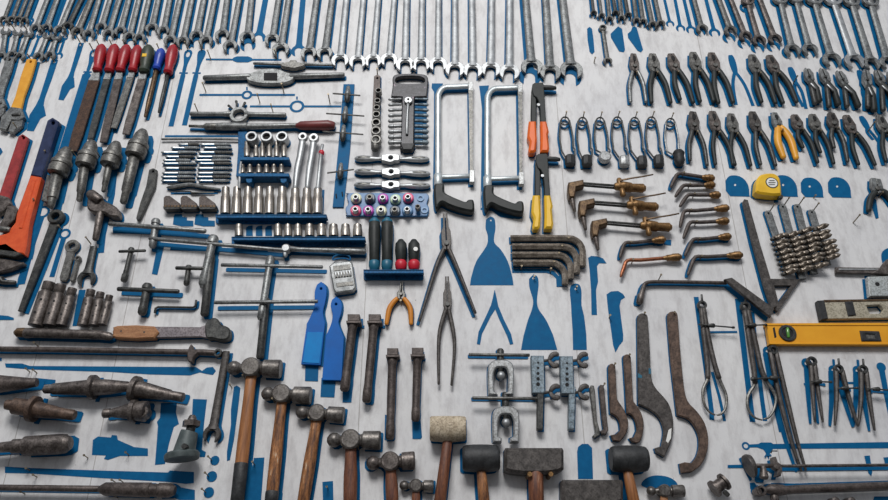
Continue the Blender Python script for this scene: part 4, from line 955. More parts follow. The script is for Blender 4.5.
# ================================================================== BLUE SCRAPERS, BOLTS
t = T('plastic_scraper', 'bright blue plastic scraper with lighter lower half, left one', 'scraper', 322, 283)
S1 = sm([(321,281.5),(325.5,285.5),(326.8,292),(325.3,302),(323,312),(325,322)], 3)+[(325,324),(320.5,365),(301,364),(306.5,326)]+sm([(306.5,324),(311.5,314),(314.5,305),(314.6,292),(317,284.5)], 3)
m = M(); m.prism(S1, .005, .012, .001, holes=[circ(321,288.5,1.3,10)]); k = t.add('body', m, BLUEPL)
m = M(); m.nofoot = True; m.prism([(307.5,332),(323.3,332),(319.4,363.3),(302.4,362.4)], .0118, .0135, .0005); t.add('blade_face', m, BLUEPL2, k, 'lighter blue scraped face'); t.done((4, 0))
gpoly([(305.5,360),(319,360),(318,381.5),(305,381)], 'blue painted outline end below the left plastic scraper')
t = T('plastic_scraper', 'plain blue plastic scraper, right and lower one', 'scraper', 336, 297)
S2 = sm([(336,296.5),(340.5,300),(342,306),(341,314),(338.5,322),(341,330)], 3)+[(344,337),(341.6,380.5),(322,380),(325.6,336)]+sm([(327,333),(331,324),(332.5,315),(330.6,306),(332,299.5)], 3)
m = M(); m.prism(S2, .005, .012, .001, holes=[circ(336,304,1.3,10)]); t.one(m, BLUEPL); t.done((3, 0))
gpoly([(321.5,378),(336,378),(334.5,397.5),(320.5,397)], 'blue painted outline end below the right plastic scraper')
for i, (A, B, r, hw, pt) in enumerate((((353.5,318.5),(344.5,389),4.4,12,(5,1)),((374.5,318.5),(366.5,400.5),4.2,12,(5,1)),((392.6,352.5),(390,437.5),4.2,11,(0,0)),((417.6,352),(415.5,419.5),4.0,11.5,(1,1)))):
    t = T('bolt_punch', 'long dark bolt-headed bar hanging head up, %s of four' % ('first from left', 'second', 'third', 'rightmost')[i], 'bolt', A[0], A[1], 'long bolt-headed bars')
    x, y = A
    m = M(); m.prism([(x-hw/2, y-4.5), (x+hw/2, y-4.5), (x+hw/2, y+2.4), (x-hw/2, y+2.4)], .008, .034, .0015); m.prism([(x-hw*.62, y+2), (x+hw*.62, y+2), (x+hw*.6, y+4.5), (x-hw*.6, y+4.5)], .008, .036, .001); t.add('head', m, RUST)
    m = M(); L = B[1]-A[1]; q = lambda k: (A[0]+(B[0]-A[0])*k, A[1]+L*k)
    m.tube([q(.05), q(.12), q(.15), q(.5), q(.8), q(.9), q(1)], [r*1.2, r*1.15, r, r, r*.95, r*1.1, r*1.05], .020, n=14); t.add('shank', m, RUST)
    t.done(pt)
gpoly([(343,390),(352.5,390),(351.5,402.5),(342.5,402.5)], 'blue painted outline end below the first long bolt')
gpoly([(412,418),(420.5,418),(422,437),(421,439),(412.5,439)], 'blue painted outline end below the rightmost long bolt')
gpoly([(385,415),(394,415),(394.5,440),(384.5,440)], 'blue painted outline end behind the third long bolt')
# ================================================================== CENTRE: SAWS, RIVETERS, LONG PLIERS
def saw(label, xl, yt, xr, yb, hdl, paint):
    t = T('hacksaw', label, 'hacksaw', xl, yt)
    m = M(); m.tube(sm([(xl+3.6, yb+8), (xl+3.6, yt+22), (xl+4.4, yt+9), (xl+10, yt+3), (xl+20, yt+2.2), (xr-2, yt+1.6)], 4), 3.0, .016, n=12, flat=.7); t.add('frame', m, FRAME)
    m = M(); m.tube([(xl+5, yb-2), (xr-2, yb-3)], 2.6, .016, n=12, flat=.7); t.add('lower_arm', m, FRAME)
    m = M(); m.box(xr-3, yt-3, xr+1.6, yt+6, .010, .024, .001); t.add('blade_clamp', m, SILVER); m = M(); m.box(xr-2, yb-9, xr+3, yb+3, .010, .024, .001); t.add('blade_clamp', m, SILVER)
    n = 40; pts = [(xr-3, yt+4), (xr-3, yb-4)]
    e = []
    for i in range(n+1):
        y = yb-4-(yb-yt-8)*i/n; x = xr+.9+1.2*i/n*0
        e.append((x+(.7 if i % 2 else 0), y))
    m = M(); m.prism(pts[:1]+[(xr-1.6, yb-4)]+e, .0225, .0235); m.nofoot = False; t.add('blade', m, DULL)
    m = M(); m.prism(hdl, .006, .028, .005); t.add('handle', m, GRIP)
    m = M(); m.tube([(xl+3.6, yb-4), (xl+3.6, yb+6)], 4.2, .017, n=12, flat=.8); t.add('ferrule', m, FRAME)
    return t.done(paint)
hd = sm([(484,185.5),(493.5,185),(493.8,192.5),(500,196.5),(508,200),(515,202.5),(518,200.5),(522.5,200.5),(524,205),(523.5,211.5),(519,212.5),(508,210),(498,206.5),(492,203.5),(489,206),(486.5,209.5),(484.3,205)], 3, True)
saw('hacksaw with silver frame and charcoal handle, right one of two', 484, 86, 521, 181, hd, (-4, 5))
hd1 = [(x-49.6, y-1.5) for x, y in hd]
saw('hacksaw with silver frame and charcoal handle, left one of two', 434.5, 84.5, 471.5, 179, hd1, (-3, 2))
gpoly([(432,83.5),(443,83.5),(441,93),(437.5,100),(437,183),(433,183),(434,120),(434,92),(431.5,88)], 'blue painted edge left of the left hacksaw')
gpoly([(479,86),(489,85.5),(487,96),(484.5,110),(484,186),(481.5,186),(481,208),(485,208),(482,210),(480.5,210),(482,110),(480,92)], 'blue painted edge left of the right hacksaw')
gpoly([(484,206),(492,208),(508,214),(522,215),(522.5,218.5),(512,219),(500,217),(492,211),(486,211)], 'blue painted edge under the right hacksaw handle')
def riveter(label, top, c, cname, x0, y0, paint):
    t = T('hand_riveter', label, 'riveter', x0+6, y0)
    ys = .925 if y0 < 100 else 1.0
    X = lambda l: [(x0+a, y0+b*ys) for a, b in l]
    m = M(); m.prism(X([(1,1.5),(3,0),(11,-.5),(12.5,2),(13,14),(14.5,38),(15,46),(9,46),(8.5,30),(7,20),(5,16),(2,14),(0,8)]), .010, .024, .002); t.add('body', m, GRIP)
    m = M(); m.prism(X([(0,10),(5,18),(5,30),(5,44),(-.5,44),(-.5,30)]), .006, .020, .002); t.add('moving_arm', m, GRIP)
    m = M(); m.tube(X([(12,5.5),(20,5.8),(24,6)]), [2.6,2.6,1.8], .018, n=12); t.add('nose_piece', m, BLACK)
    m = M(); m.nofoot = True; m.disc(x0+7, y0+22, 1.6, .023, .027, n=12); t.add('rivet', m, CHROME, 0)
    for pts, nm in (([(-2.5,41),(4.5,41),(5.5,60),(4.5,73),(2.5,75),(-2,75),(-3,72),(-1.5,64),(-4,58)], 'l'), ([(9,41),(15,41),(17.5,52),(16.5,56),(18,70),(17,74.5),(9,74.5),(9.5,60)], 'r')):
        m = M(); m.prism(X(pts), .004, .028, .005); t.add('handle', m, c, None, cname)
    return t.done(paint)
riveter('hand riveter with orange grips, upper one', None, ORANGE, 'orange grip', 531.5, 82.5, (2, 3))
riveter('hand riveter with yellow grips, below the orange one', None, YELLOW, 'yellow grip', 535.5, 153.5, (-3, 3))
# reversible long pliers
def longpl(label, tip, pv, eL, eR, w, ctlL, ctlR, paint, mt=DULL):
    t = T('long_pliers', label, 'pliers', tip[0], tip[1])
    fr = LF(tip, pv, .015); L = fr.L
    for s in (-1, 1):
        m = M(); m.prism([(s*.35, 0), (s*w*.28, 0), (s*w*.34, L*.45), (s*w*.58, L*.6), (s*w*.6, L), (s*w*.3, L*1.2), (s*.35, L*1.2)], .008, .020, .001, fr); t.add('jaw', m, mt)
    m = M(); m.disc(0, L, w*.3, .02, .024, fr, 12); t.add('pivot_bolt', m, DARK)
    for e, c in ((eL, ctlL), (eR, ctlR)):
        m = M(); p = sm([pv]+list(c)+[e], 4); m.tube(p, [2.5-1.2*i/(len(p)-1) for i in range(len(p))], .014, n=10); t.add('handle', m, mt)
    return t.done(paint)
longpl('very long tongs with curved legs beside the charcoal screwdrivers', (445,214), (446.5,244), (419.5,321), (475.5,313), 8, [(438,262),(429,290)], [(456,265),(467,292)], (-5, 6), HOOKD)
longpl('slim long-nose pliers with bowed legs above the rawhide mallet', (447,277), (447.5,305), (438.8,384), (451.5,385), 7, [(440,330),(438.5,355)], [(453,330),(454.5,350)], None, HOOKD)
plier('small long-nose pliers with orange handles below the short blue rail', (402,281), (386.5,326.5), (411.5,326.5), 8.5, DULL, AMBER2, None, 'needle', (1, -2), 2.5, piv=.36, bow=4.5)

# ================================================================== HEX KEYS
kx = [((510.5,238.6),(582.5,266.5)),((512,247),(576.6,273.5)),((512,255.2),(570.6,279.5)),((513,263.2),(565,284.5))]
for i, (a, b) in enumerate(kx):
    t = T('hex_key', 'large brown hex key with bend at the right, %s of four nested' % ORD[i], 'hex key', a[0], a[1], 'four nested hex keys')
    y = a[1]; x = b[0]
    m = M(); m.tube([a, (x-22, y)]+[(x-14+14*math.sin(q), y+14-14*math.cos(q)) for q in (0, .3, .6, .9, 1.2, 1.5)]+[b], 3.55, .012, n=6, cap=False, a0=math.pi/6); t.one(m, KEYM); t.done((-3, 1))
gline([(512,271),(546,271),(553,273),(558,278),(558.6,287)], 2.1, 'blue painted outline of a missing small hex key')
for x, y in ((567.5,242),(561,250),(558,257),(553,265.5),(550,272.5),(521,270)): nail(x, y, .02)
# blue outlines in the centre
gpoly(sm([(490.5,216.5),(494.5,219),(495.5,228),(494.3,236),(494.5,243),(501,250),(508,262),(512.5,278)], 4)+[(513.5,285.3),(470,285.3)]+sm([(471,278),(476,262),(484,250),(487.5,243),(487.5,235),(485.5,228),(486,219.5)], 4), 'blue painted outline of a broad putty knife with fan blade', [circ(490.8,220.5,.9,8)])
gpoly(sm([(533.5,274.3),(537.5,277),(538.6,285),(537,300),(538.5,309),(546,320),(553,335)], 4)+[(557.3,350),(521,350)]+sm([(523.5,336),(528,320),(532,309),(533,300),(529.5,288),(529,279)], 4), 'blue painted outline of a putty knife with hole in its handle', [circ(533.5,278.3,1.3,8)])
gpoly([(494.6,289.5),(496.6,298),(498.2,306),(504,320),(511,334),(513.3,344),(510,344.8),(507,336),(499,319),(495.2,309.5),(491,316),(482,334),(480,344.8),(476.8,344),(478.5,332),(487,314),(491,305),(492.8,298)], 'blue painted outline of a pair of dividers')
gpoly(sm([(575,283.5),(579.5,285),(581.5,292),(581.5,305),(584,316),(586.3,335)], 3)+[(586.8,350),(573,350)]+sm([(572.5,330),(571.5,316),(571,305),(569.8,290),(571.5,285)], 3), 'blue painted outline of a wide chisel or scraper', [circ(575.8,289,1.3,8)])
gpoly([(588,258),(591,256),(598,256.5),(603,258.5),(606.5,263.5),(599,263.3),(597,266),(598,282),(596,290),(597,315),(591.5,315),(591,290),(589.5,270)], 'blue painted outline of a vernier caliper, upper one')
gpoly([(606.5,294.5),(611,291.5),(618,291),(623,294),(625,297.5),(621,300),(619.5,306),(621,318),(623.2,335),(623,341),(619,346),(615.5,352.5),(613,345),(611,330),(608,310)], 'blue painted outline of a caliper with ragged tip, lower one')
for x, y in ((609,318),(533.8,279),(576,289.5)): nail(x, y, .015, False)

# ================================================================== SPARK LIGHTERS
LT = [((565,120.5),(570,162.5),'black'),((582.5,121),(586.7,163),'black'),((600,121),(605,157.5),'brass'),((617.3,120.5),(624,163.5),'grey'),((634.6,121),(641.8,164),'black'),((651.5,120.5),(658.5,163),'black'),((670.5,122),(679,160.5),'open')]
for i, (a, b, kd) in enumerate(LT):
    t = T('spark_lighter', 'wire torch lighter with %s cup, %s from left in its row' % ({'black': 'black', 'brass': 'round brass', 'grey': 'grey', 'open': 'open ringed'}[kd], ORD[i]), 'spark lighter', a[0], a[1], 'torch spark lighters')
    m = M(); m.tube(circ(a[0], a[1]+.5, 4, 16), .8, .014, closed=True, n=8); m.nofoot = False
    t.add('spring_coil', m, DARK)
    for s in (-1, 1):
        m = M(); m.tube(sm([(a[0]+s*4.4, a[1]), (a[0]+s*6.6+1, a[1]+15), (a[0]+s*6+2, a[1]+26), (a[0]+s*6.8+3, a[1]+29), (b[0]+s*4.4, b[1]-5)], 3), .85, .014, n=8); t.add('wire_arm', m, DARK if kd != 'open' else STEEL)
    cm = {'black': BLACK, 'brass': SILVER, 'grey': SILVER, 'open': BLACK}[kd]
    m = M(); b = (b[0], b[1]-2)
    if kd == 'brass': m.disc(b[0]+.5, b[1], 6, .008, .024, n=22, bev=.003)
    elif kd == 'open': m.tube([(b[0]-.5, b[1]-5), (b[0], b[1]-2), (b[0]+.4, b[1]+2), (b[0]+.8, b[1]+5)], [6, 4.8, 5.4, 4.2], .016, n=18)
    else: m.tube([(b[0]-.2, b[1]-4.8), (b[0]-.2, b[1]-4.2), (b[0], b[1]-3), (b[0]+.3, b[1]+4), (b[0]+.3, b[1]+4.8)], [3.6, 4.8, 5.3, 5.3, 4.8], .015, n=8, cap=False)
    t.add('flint_cup', m, cm, None, '%s flint cup' % kd)
    t.done((-2, 3) if i < 3 else (0, 1)); nail(a[0], a[1]-1, .03)

# ================================================================== CUTTING TORCHES AND TIPS
for i, (hx, hy, vx, vy) in enumerate(((568.5,183,617,186.5),(579.5,201.5,629.5,205),(592,221.5,643,225.5))):
    t = T('cutting_torch', 'brass cutting torch with lever, %s of three' % ('top left', 'middle', 'bottom right')[i], 'cutting torch', hx, hy, 'three brass cutting torches')
    m = M(); m.prism([(hx, hy-1), (hx+15, hy-4), (hx+16, hy+2), (hx+8, hy+4), (hx+7, hy+10), (hx+6, hy+14), (hx+1, hy+14), (hx-.5, hy+8)], .006, .030, .003); t.add('head', m, BRASSD)
    m = M(); m.tube([(hx+3, hy+13), (hx+4, hy+18), (hx+6, hy+28)], [3.2, 2.7, 1.6], .018, n=14); t.add('nozzle', m, OILY)
    m = M()
    m.tube([(hx+13, hy), (vx+2, vy-.6)], 1.2, .026, n=8); m.tube([(hx+13, hy+2.4), (vx+2, vy+2)], 1.2, .016, n=8); t.add('gas_tubes', m, DARK)
    m = M(); m.tube([(vx-1, vy), (vx+4, vy), (vx+5, vy), (vx+14, vy+1.2), (vx+15, vy+1.3), (vx+26, vy+1.8), (vx+27, vy+1.9)], [4, 4.6, 5.4, 5, 4.2, 4.6, 3.6], .022, n=14)
    m.tube([(vx+2, vy-7), (vx+3, vy)], [2.6, 3], .026, n=10); t.add('valve_body', m, BRASS)
    m = M(); m.tube([(vx+5, vy+3), (vx+6, vy+8.5)], [2.4, 3], .030, n=10); t.add('valve_knob', m, BRASS)
    m = M(); m.tube([(vx+3, vy-6), (vx+14, vy-8.2), (vx+26, vy-10), (vx+36, vy-12)], [1.2, .9, .9, .8], .034, n=8, flat=.6); t.add('lever', m, BRASSD)
    t.done(None)
NZ = [((620,257),(625.5,243),(664,239.5),0,'brass welding tip with blackened bend, below the three torches'),
      ((620.7,276.5),(627.5,260.5),(680,257),1,'copper-coloured welding tip, left column bottom'),
      ((671,187),(678,174),(713,178.5),0,None),((675.5,196.5),(684,185.5),(713.5,185),0,None),((680,206.5),(688.5,195),(719,195),0,None),
      ((680,227),(685,211),(727.5,208),0,None),((683.6,238),(690.5,222.5),(727.5,221),0,None),((685,255.5),(693.5,239.5),(729.5,236.5),0,None),((688,274.5),(695.5,257),(741,255),0,None)]
for i, (a, b, c, cu, lb) in enumerate(NZ):
    t = T('welding_tip', lb or 'bent welding tip with brass nut, %s from top in the right column' % ORD[i-2], 'welding tip', c[0], c[1], None if lb else 'bent welding tips')
    d = (c[0]-b[0], c[1]-b[1])
    m = M(); m.tube(sm([a, ((a[0]+b[0])/2-.6, (a[1]+b[1])/2), b, (b[0]+d[0]*.25, b[1]+d[1]*.12), (b[0]+d[0]*.72, b[1]+d[1]*.72)], 3), [1.3, 1.6, 1.9, 2, 2, 1.9, 1.9, 1.9, 1.9, 1.9, 1.9, 1.9, 1.9], .014, n=10); t.add('bent_tube', m, COPPER if cu else RUST)
    m = M(); q = lambda k: (b[0]+d[0]*k, b[1]+d[1]*k)
    m.tube([q(.68), q(.74), q(.75), q(.84), q(.86), q(.98), q(1)], [2, 2.4, 3.0, 3.3, 3.9, 3.9, 3.0], .014, n=12); t.add('union_nut', m, BRASS, None, 'brass union nut'); t.done((-2, 2) if i in (0, 2, 7, 8) else None)
    nail(b[0]+4, b[1]+3, .02)
gpoly([(664,240),(671,240),(671,245.5),(664,245)], 'blue painted outline end beside the brass nut')
t = T('brazing_pipe', 'long thin steel pipe with thick bent end, left of the steel angles', 'pipe', 637, 302)
m = M(); m.tube(sm([(643,287.5),(645,284),(649,282.2),(660,281.8),(690,282.2),(726,283)], 3), 1.9, .014, n=10); t.add('tube', m, RUST)
m = M(); m.tube([(639.5,302.5),(641,295),(641.5,294.5),(643.5,287)], [3.4,3.4,2.6,2.4], .014, n=12); t.add('bent_end', m, OILY); t.done((-4, 1)); nail(658, 281, .03); nail(715, 285, .015); nail(647, 285, .015)

# ================================================================== PLIERS
A_ = 'pliers in the upper pliers row'
plier('bare steel combination pliers with shiny handles, leftmost of the upper row', (633.5,53), (630.5,104.5), (646.5,104.5), 9.5, OILY, STEEL, A_, r=1.9, paint=(-2, 1))
UP = [((652.5,53),(651.5,105),(671,105)),((671,53),(680,102),(693.5,105)),((693,51.5),(700,104),(714,104)),((711.5,52),(718.5,105.5),(733.5,105)),((752,54),(761.5,104.5),(776,105.5)),((769.5,54.5),(783,105.5),(797,104.5))]
nm = ['second', 'third', 'fourth', 'fifth', 'sixth', 'seventh']
for i, (a, l, r_) in enumerate(UP):
    plier('combination pliers with worn charcoal grips, %s from left in the upper row' % nm[i], a, l, r_, 11.5, OILY if i % 2 else DULL, GRIP, A_, r=2.45, paint=(-4, 4) if i > 2 else (-3, 2))
pghost((730.5,56), (736,105), (753,106), 7, 1.7, 'blue painted outline of missing pliers, fifth gap of the upper row')
pghost((790,68), (803,107), (806,109), 7, 1.7, 'blue painted outline of missing pliers by the locking pliers')
nail(793, 84, .03, False)
def lockpl(label, top, eL, eR, h=.014):
    t = T('locking_pliers', label, 'pliers', top[0], top[1], 'locking pliers at the upper right')
    d = (eR[0]-top[0], eR[1]-top[1]); ln = math.hypot(*d)
    pv = (top[0]+d[0]*.33-1, top[1]+d[1]*.33)
    fr = LF(top, pv, h+.006); L = fr.L
    m = M(); m.prism([(-1.8, 0), (-3.4, L*.4), (-4, L*.9), (-1, L*1.3), (0, L*.9), (-.4, L*.35), (-.6, 0)], h-.004, h+.006, .001, fr); t.add('jaw', m, STEEL)
    m = M(); m.prism([(.4, 1), (2.6, 1.5), (5, L*.5), (4.5, L*1.1), (.5, L*1.2), (1, L*.6)], h-.004, h+.007, .001, fr); t.add('jaw', m, STEEL)
    m = M(); m.nofoot = True; m.disc(0, L*.8, 1.3, h+.005, h+.010, fr, 10); t.add('rivet', m, DARK, 0)
    m = M(); m.tube([(pv[0]-1, pv[1]+1), ((pv[0]+eR[0])/2+2, (pv[1]+eR[1])/2-1), eR], [2.6, 2.8, 3.2], h, n=10); t.add('handle', m, GRIP)
    m = M(); m.tube([(pv[0], pv[1]+3), ((pv[0]+eL[0])/2, (pv[1]+eL[1])/2+1), eL], [2, 2.5, 2.6], h, n=10); t.add('lever', m, DARK)
    m = M(); m.tube([(pv[0]+1, pv[1]+5), (pv[0]+d[0]*.3+2, pv[1]+d[1]*.3)], .8, h+.010, n=8); t.add('spring_link', m, CHROME)
    t.done((-3, 2))
for i, (a, l, r_) in enumerate((((807,67.5),(815,103),(819,101)),((822,67.5),(829,106),(838,104)),((838.5,70),(847,106),(858,106)),((866,69),(868,107),(874,110)),((877,69.5),(883,110),(893,104)),((890,71),(893,108),(902,104)))):
    lockpl('silver locking pliers with dark handles, %s of the crowded group at the upper right' % ORD[i], a, l, r_)
pghost((859,71), (868,110), (874,111), 7, 1.7, 'blue painted outline of missing locking pliers')
B_ = 'pliers in the lower pliers row'
LO = [((693,111),(690,163),(707.5,167.5)),((712.5,110.5),(715.5,167),(735.5,167.5)),((731,113),(733,167),(751,168)),((752.5,111),(760.5,167),(776,168)),
      ((794.5,114),(803,150),(818,165)),((812.5,113.5),(820.5,155),(834,166)),((831.5,112),(834,150),(848,164)),((846.5,114.5),(858.5,167),(875.5,167.5)),((880,114.5),(886,164),(905,165))]
nm = ['first', 'second', 'third', 'fourth', 'sixth', 'seventh', 'eighth', 'ninth', 'tenth']
for i, (a, l, r_) in enumerate(LO):
    plier('combination pliers with dark slim grips, %s from left in the lower row' % nm[i], a, l, r_, 11.2, (HOOKD, OILY, DULL)[i % 3], GRIP if i % 3 else DARK, B_, r=2.1, paint=(-3, 3) if i < 3 else (-4, 5))
plier('side-cutting pliers with black and yellow grips in the lower row', (774.5,112), (783.5,160), (796.5,161), 9.5, STEEL, AMBER, B_, r=3.3, paint=(-5, 3), bow=3.5)
for pts in ([(778,139),(781,148),(781.6,153)],):
    pass
pghost((861,117), (873,140), (888,163), 7, 1.6, 'blue painted outline of missing pliers near the end of the lower row'); nail(867.5, 132, .04, False)
gpoly([(770,113),(774,113),(778,124),(776,135),(771,128)], 'blue painted edge beside the yellow-gripped pliers')
# slip joint pliers
plier('slip-joint pliers with charcoal grips below the lower row, at right edge', (876,178), (868.5,213), (893,206), 12, STEEL, GRIP, None, 'wide', (-3, 3), 2.9, piv=.42)
gpoly([(872,197),(876,200),(878.5,218),(875.5,219),(872,208)], 'blue painted outline leg under the slip-joint pliers')

# ================================================================== TAPE MEASURE
t = T('tape_measure', 'yellow tape measure with round label among blue outlines', 'tape measure', 768, 174)
TP = sm([(757,180),(760,175),(767,172.7),(775,173),(780,177),(781.5,185),(782,193)], 3)+[(781.5,194.5),(774,195),(759,193.2),(756,191)]
m = M(); m.prism(TP, .003, .030, .005); t.add('case', m, YELLOW)
m = M(); m.nofoot = True; m.disc(772, 182.6, 6.2, .029, .0308, n=28, bev=.0004); k = t.add('label_rim', m, BLACK)
m = M(); m.nofoot = True; m.disc(772, 182.6, 5.2, .0307, .0314, n=28); k = t.add('label', m, WHITE, k, 'white round label')
m = M(); m.nofoot = True
for a, y in ((2.6, 180.6), (3.6, 182.6), (3, 184.6)): m.box(772-a, y-.5, 772+a, y+.4, .0313, .0317)
t.add('label_print', m, DULL, k)
m = M(); m.prism([(779,194.8),(783,194.8),(783,198),(779,198)], .012, .024, .0005); t.add('end_hook', m, DARK)
t.done((-4, 1))
def tpg(x, y, s, label): gpoly([(x+a*s, y+b*s) for a, b in sm([(-13,-6),(-9,-11),(-1,-11.5),(6,-8),(10.5,-1),(11.5,8)], 3)+[(12,10),(-8,9.5),(-12.5,4)]], label, [circ(x-3, y-2, 1.2, 8)])
tpg(738, 187, .98, 'blue painted outline of a tape measure, leftmost'); tpg(786, 187, 1.0, 'blue painted outline of a tape measure behind the yellow one')
tpg(812.5, 188.5, .92, 'blue painted outline of a tape measure right of the yellow one'); tpg(840, 188.5, .95, 'blue painted outline of a tape measure, rightmost')
nail(813.5, 198, .012, False); nail(853, 223, .035, False)

# ================================================================== ANGLES, DRILL RACK
def steelbar(label, pts, name='steel_angle', mt=HOOKD, h0=.004, h1=.012, paint=(-4, 2), holes=()):
    t = T(name, label, 'square', pts[0][0], pts[0][1]); m = M(); m.prism(pts, h0, h1, .001, holes=holes); t.one(m, mt); return t.done(paint)
t = T('bevel_square', 'long brown steel square with triangle end, blade pointing up', 'square', 743, 201)
m = M(); m.prism([(743,201.5),(744.5,199),(748,199.8),(760,243),(771,279),(777,306),(772,309),(764,285),(752,240)], .010, .018, .001); t.add('blade', m, HOOKD)
m = M(); m.prism([(768,278.5),(800.5,279),(777.5,312),(773,306.5)], .004, .012, .001, holes=[[(774.5,285.5),(791,285.5),(778.5,302)]]); t.add('triangle_end', m, HOOKD)
t.done((-3, 1))
steelbar('short slanting brown steel bar crossing the square at its foot', [(724.5,279),(732,277.5),(774.5,308.5),(771,317),(766,313.5)], h0=.019, h1=.028, paint=(-2, 3))
for i, (a, b) in enumerate((((768.5,212.5),(779,236)), ((783,206),(793,234)), ((797.5,206),(806,232)), ((812,211.5),(820,232)))):
    t = T('drill_strip', 'flat grey hanging strip carrying drill bits, %s of four' % ORD[i], 'strip', a[0], a[1], 'four strips of drill bits')
    f = LF(a, (a[0]+(b[0]-a[0])*2.0+0, a[1]+(b[1]-a[1])*2.6), .010); m = M(); m.prism([(-3.6, 0), (-2, -2.5), (2, -2.5), (3.6, 0), (3.6, f.L), (-3.6, f.L)], .005, .010, .001, f, [circ(0, .8, 1.1, 8)]); t.one(m, STEEL); t.done((-3, -1)); nail(a[0]+.6, a[1], .035)
for r in range(8):
    for c in range(4):
        x = 773+c*14.2+r*1.6; y = 238-c*2.6+r*5.0-(1.5 if c > 1 else 0)
        if r == 7 and c > 2: continue
        t = T('drill_bit', 'short fat twist drill in the hanging cluster, row %s, %s column' % (('one from top', 'two', 'three', 'four', 'five', 'six', 'seven', 'eight at the bottom')[r], ('left', 'centre left', 'centre right', 'right')[c]), 'drill bit', x, y, 'twist drills in the hanging cluster')
        m = M(); jx, jy, jl = random.uniform(-.8,.8), random.uniform(-.6,.6), random.uniform(13,16.5); p = [(x+jx+jl*k/10, y+jy-4.8*k/10+1.0, .016+.016*k/10) for k in range(11)]
        m.tube(p, [1.9]*2+[2.9]*7+[2.2, .7], fr=PX, n=10, twist=170); t.add('twist_body', m, KEYM)
        m = M(); m.tube([(x-1.8, y+1.6, .013), (x+1, y+.9, .017)], [1.9, 1.9], n=10); t.add('shank', m, DARK)
        t.done(None)
# marking gauge / long spatula at right edge
t = T('depth_gauge', 'long thin steel rule with blue round end at the right edge', 'gauge', 835, 270)
m = M(); m.prism([(836,267),(868,267.5),(880,267.5),(895,266),(895,274),(836,272.5)], .005, .013, .001); t.add('blade', m, OILY)
m = M(); m.nofoot = True; m.box(839, 268.4, 880, 270, .0125, .0145, .0004); t.add('groove', m, CHROME, 0)
m = M(); m.prism(sm([(873,273),(880,268),(886,260),(892,258),(896,262),(896,274)], 3, True), .013, .022, .002); t.add('handle_end', m, OILY)
t.done(None)
gpoly(sm([(881,256),(884,250),(892,248),(896,255),(894,266),(884,266)], 3, True), 'round blue painted outline at the right edge')

# ================================================================== LEVELS
t = T('spirit_level', 'short grey spirit level with blue end, cut by the right edge', 'level', 868, 276)
m = M(); m.prism([(868,276.5),(900,275.5),(900,296),(870,296)], .006, .020, .0015); k = t.add('body', m, GREYL)
m = M(); m.nofoot = True; m.disc(877.5, 284, 2.2, .020, .0206, n=14); t.add('hanging_hole', m, HOLE, k)
t.done((-5, 0))
gpoly([(864,276),(870,276),(874,295.5),(868,295.5)], 'blue painted edge left of the grey spirit level')
t = T('spirit_level', 'cream spirit level with black end cap above the yellow one', 'level', 818, 300)
m = M(); m.prism([(818,301),(900,299.5),(900,318),(822,319)], .006, .018, .0015, holes=[[(866.5,305.5),(880,304.5),(884,309),(881,313.5),(870,313.5)]]); k = t.add('body', m, CREAML)
m = M(); m.nofoot = True; m.prism([(817.5,300.5),(824.5,300),(828.5,318.6),(821.5,319.6)], .005, .020, .0015); t.add('end_cap', m, BLACK, None, 'black end cap')
m = M(); m.nofoot = True; m.prism([(845,301.5),(853,301),(856.5,315),(848.5,316)], .017, .021, .0015); t.add('vial_block', m, BLACK, k)
m = M(); m.nofoot = True; m.prism([(824,299.8),(900,298.6),(900,300.8),(824,302)], .006, .0195, .0005); t.add('top_edge', m, BRASSD, k, 'brownish top edge')
t.done((0, 2))
t = T('spirit_level', 'long bright yellow spirit level with round green vial', 'level', 767, 324)
m = M(); m.prism([(766.5,324.5),(900,324),(900,343.5),(769.5,343)], .004, .018, .0015); k = t.add('body', m, LEVEL)
m = M(); m.nofoot = True; m.prism([(765.5,323.2),(900,322.8),(900,325.2),(766,325.4)], .004, .020, .0005); m.prism([(769.3,342.2),(900,342.8),(900,344.6),(769.6,344.2)], .004, .020, .0005); t.add('edge_flange', m, LEVEL, k)
m = M(); m.nofoot = True; m.disc(788, 332.8, 8.6, .017, .022, n=30, hole=5.4, bev=.0015); v = t.add('vial_frame', m, BLACK)
m = M(); m.nofoot = True; m.disc(788, 332.8, 5.5, .017, .019, n=22); t.add('vial_back', m, BLACKM, v)
m = M(); m.nofoot = True; m.tube([(787.5,328.5),(788.5,337)], 1.5, .0195, n=10); t.add('vial', m, VIAL, v, 'green vial')
m = M(); m.nofoot = True; m.prism([(860,330.5),(879.5,331),(882,341),(862,341)], .017, .021, .0015, holes=[[(866,334),(875,334.2),(876,338.4),(867,338.2)]]); t.add('vial_frame', m, BLACK)
m = M(); m.nofoot = True; m.box(865, 333.4, 877, 339, .017, .0185); t.add('vial_back', m, DULL, v)
m = M(); m.nofoot = True; m.prism([(772.8,328),(774.6,327),(776.6,337),(774.6,338)], .0175, .0186); t.add('slot', m, HOLE, k)
t.done((0, 2))

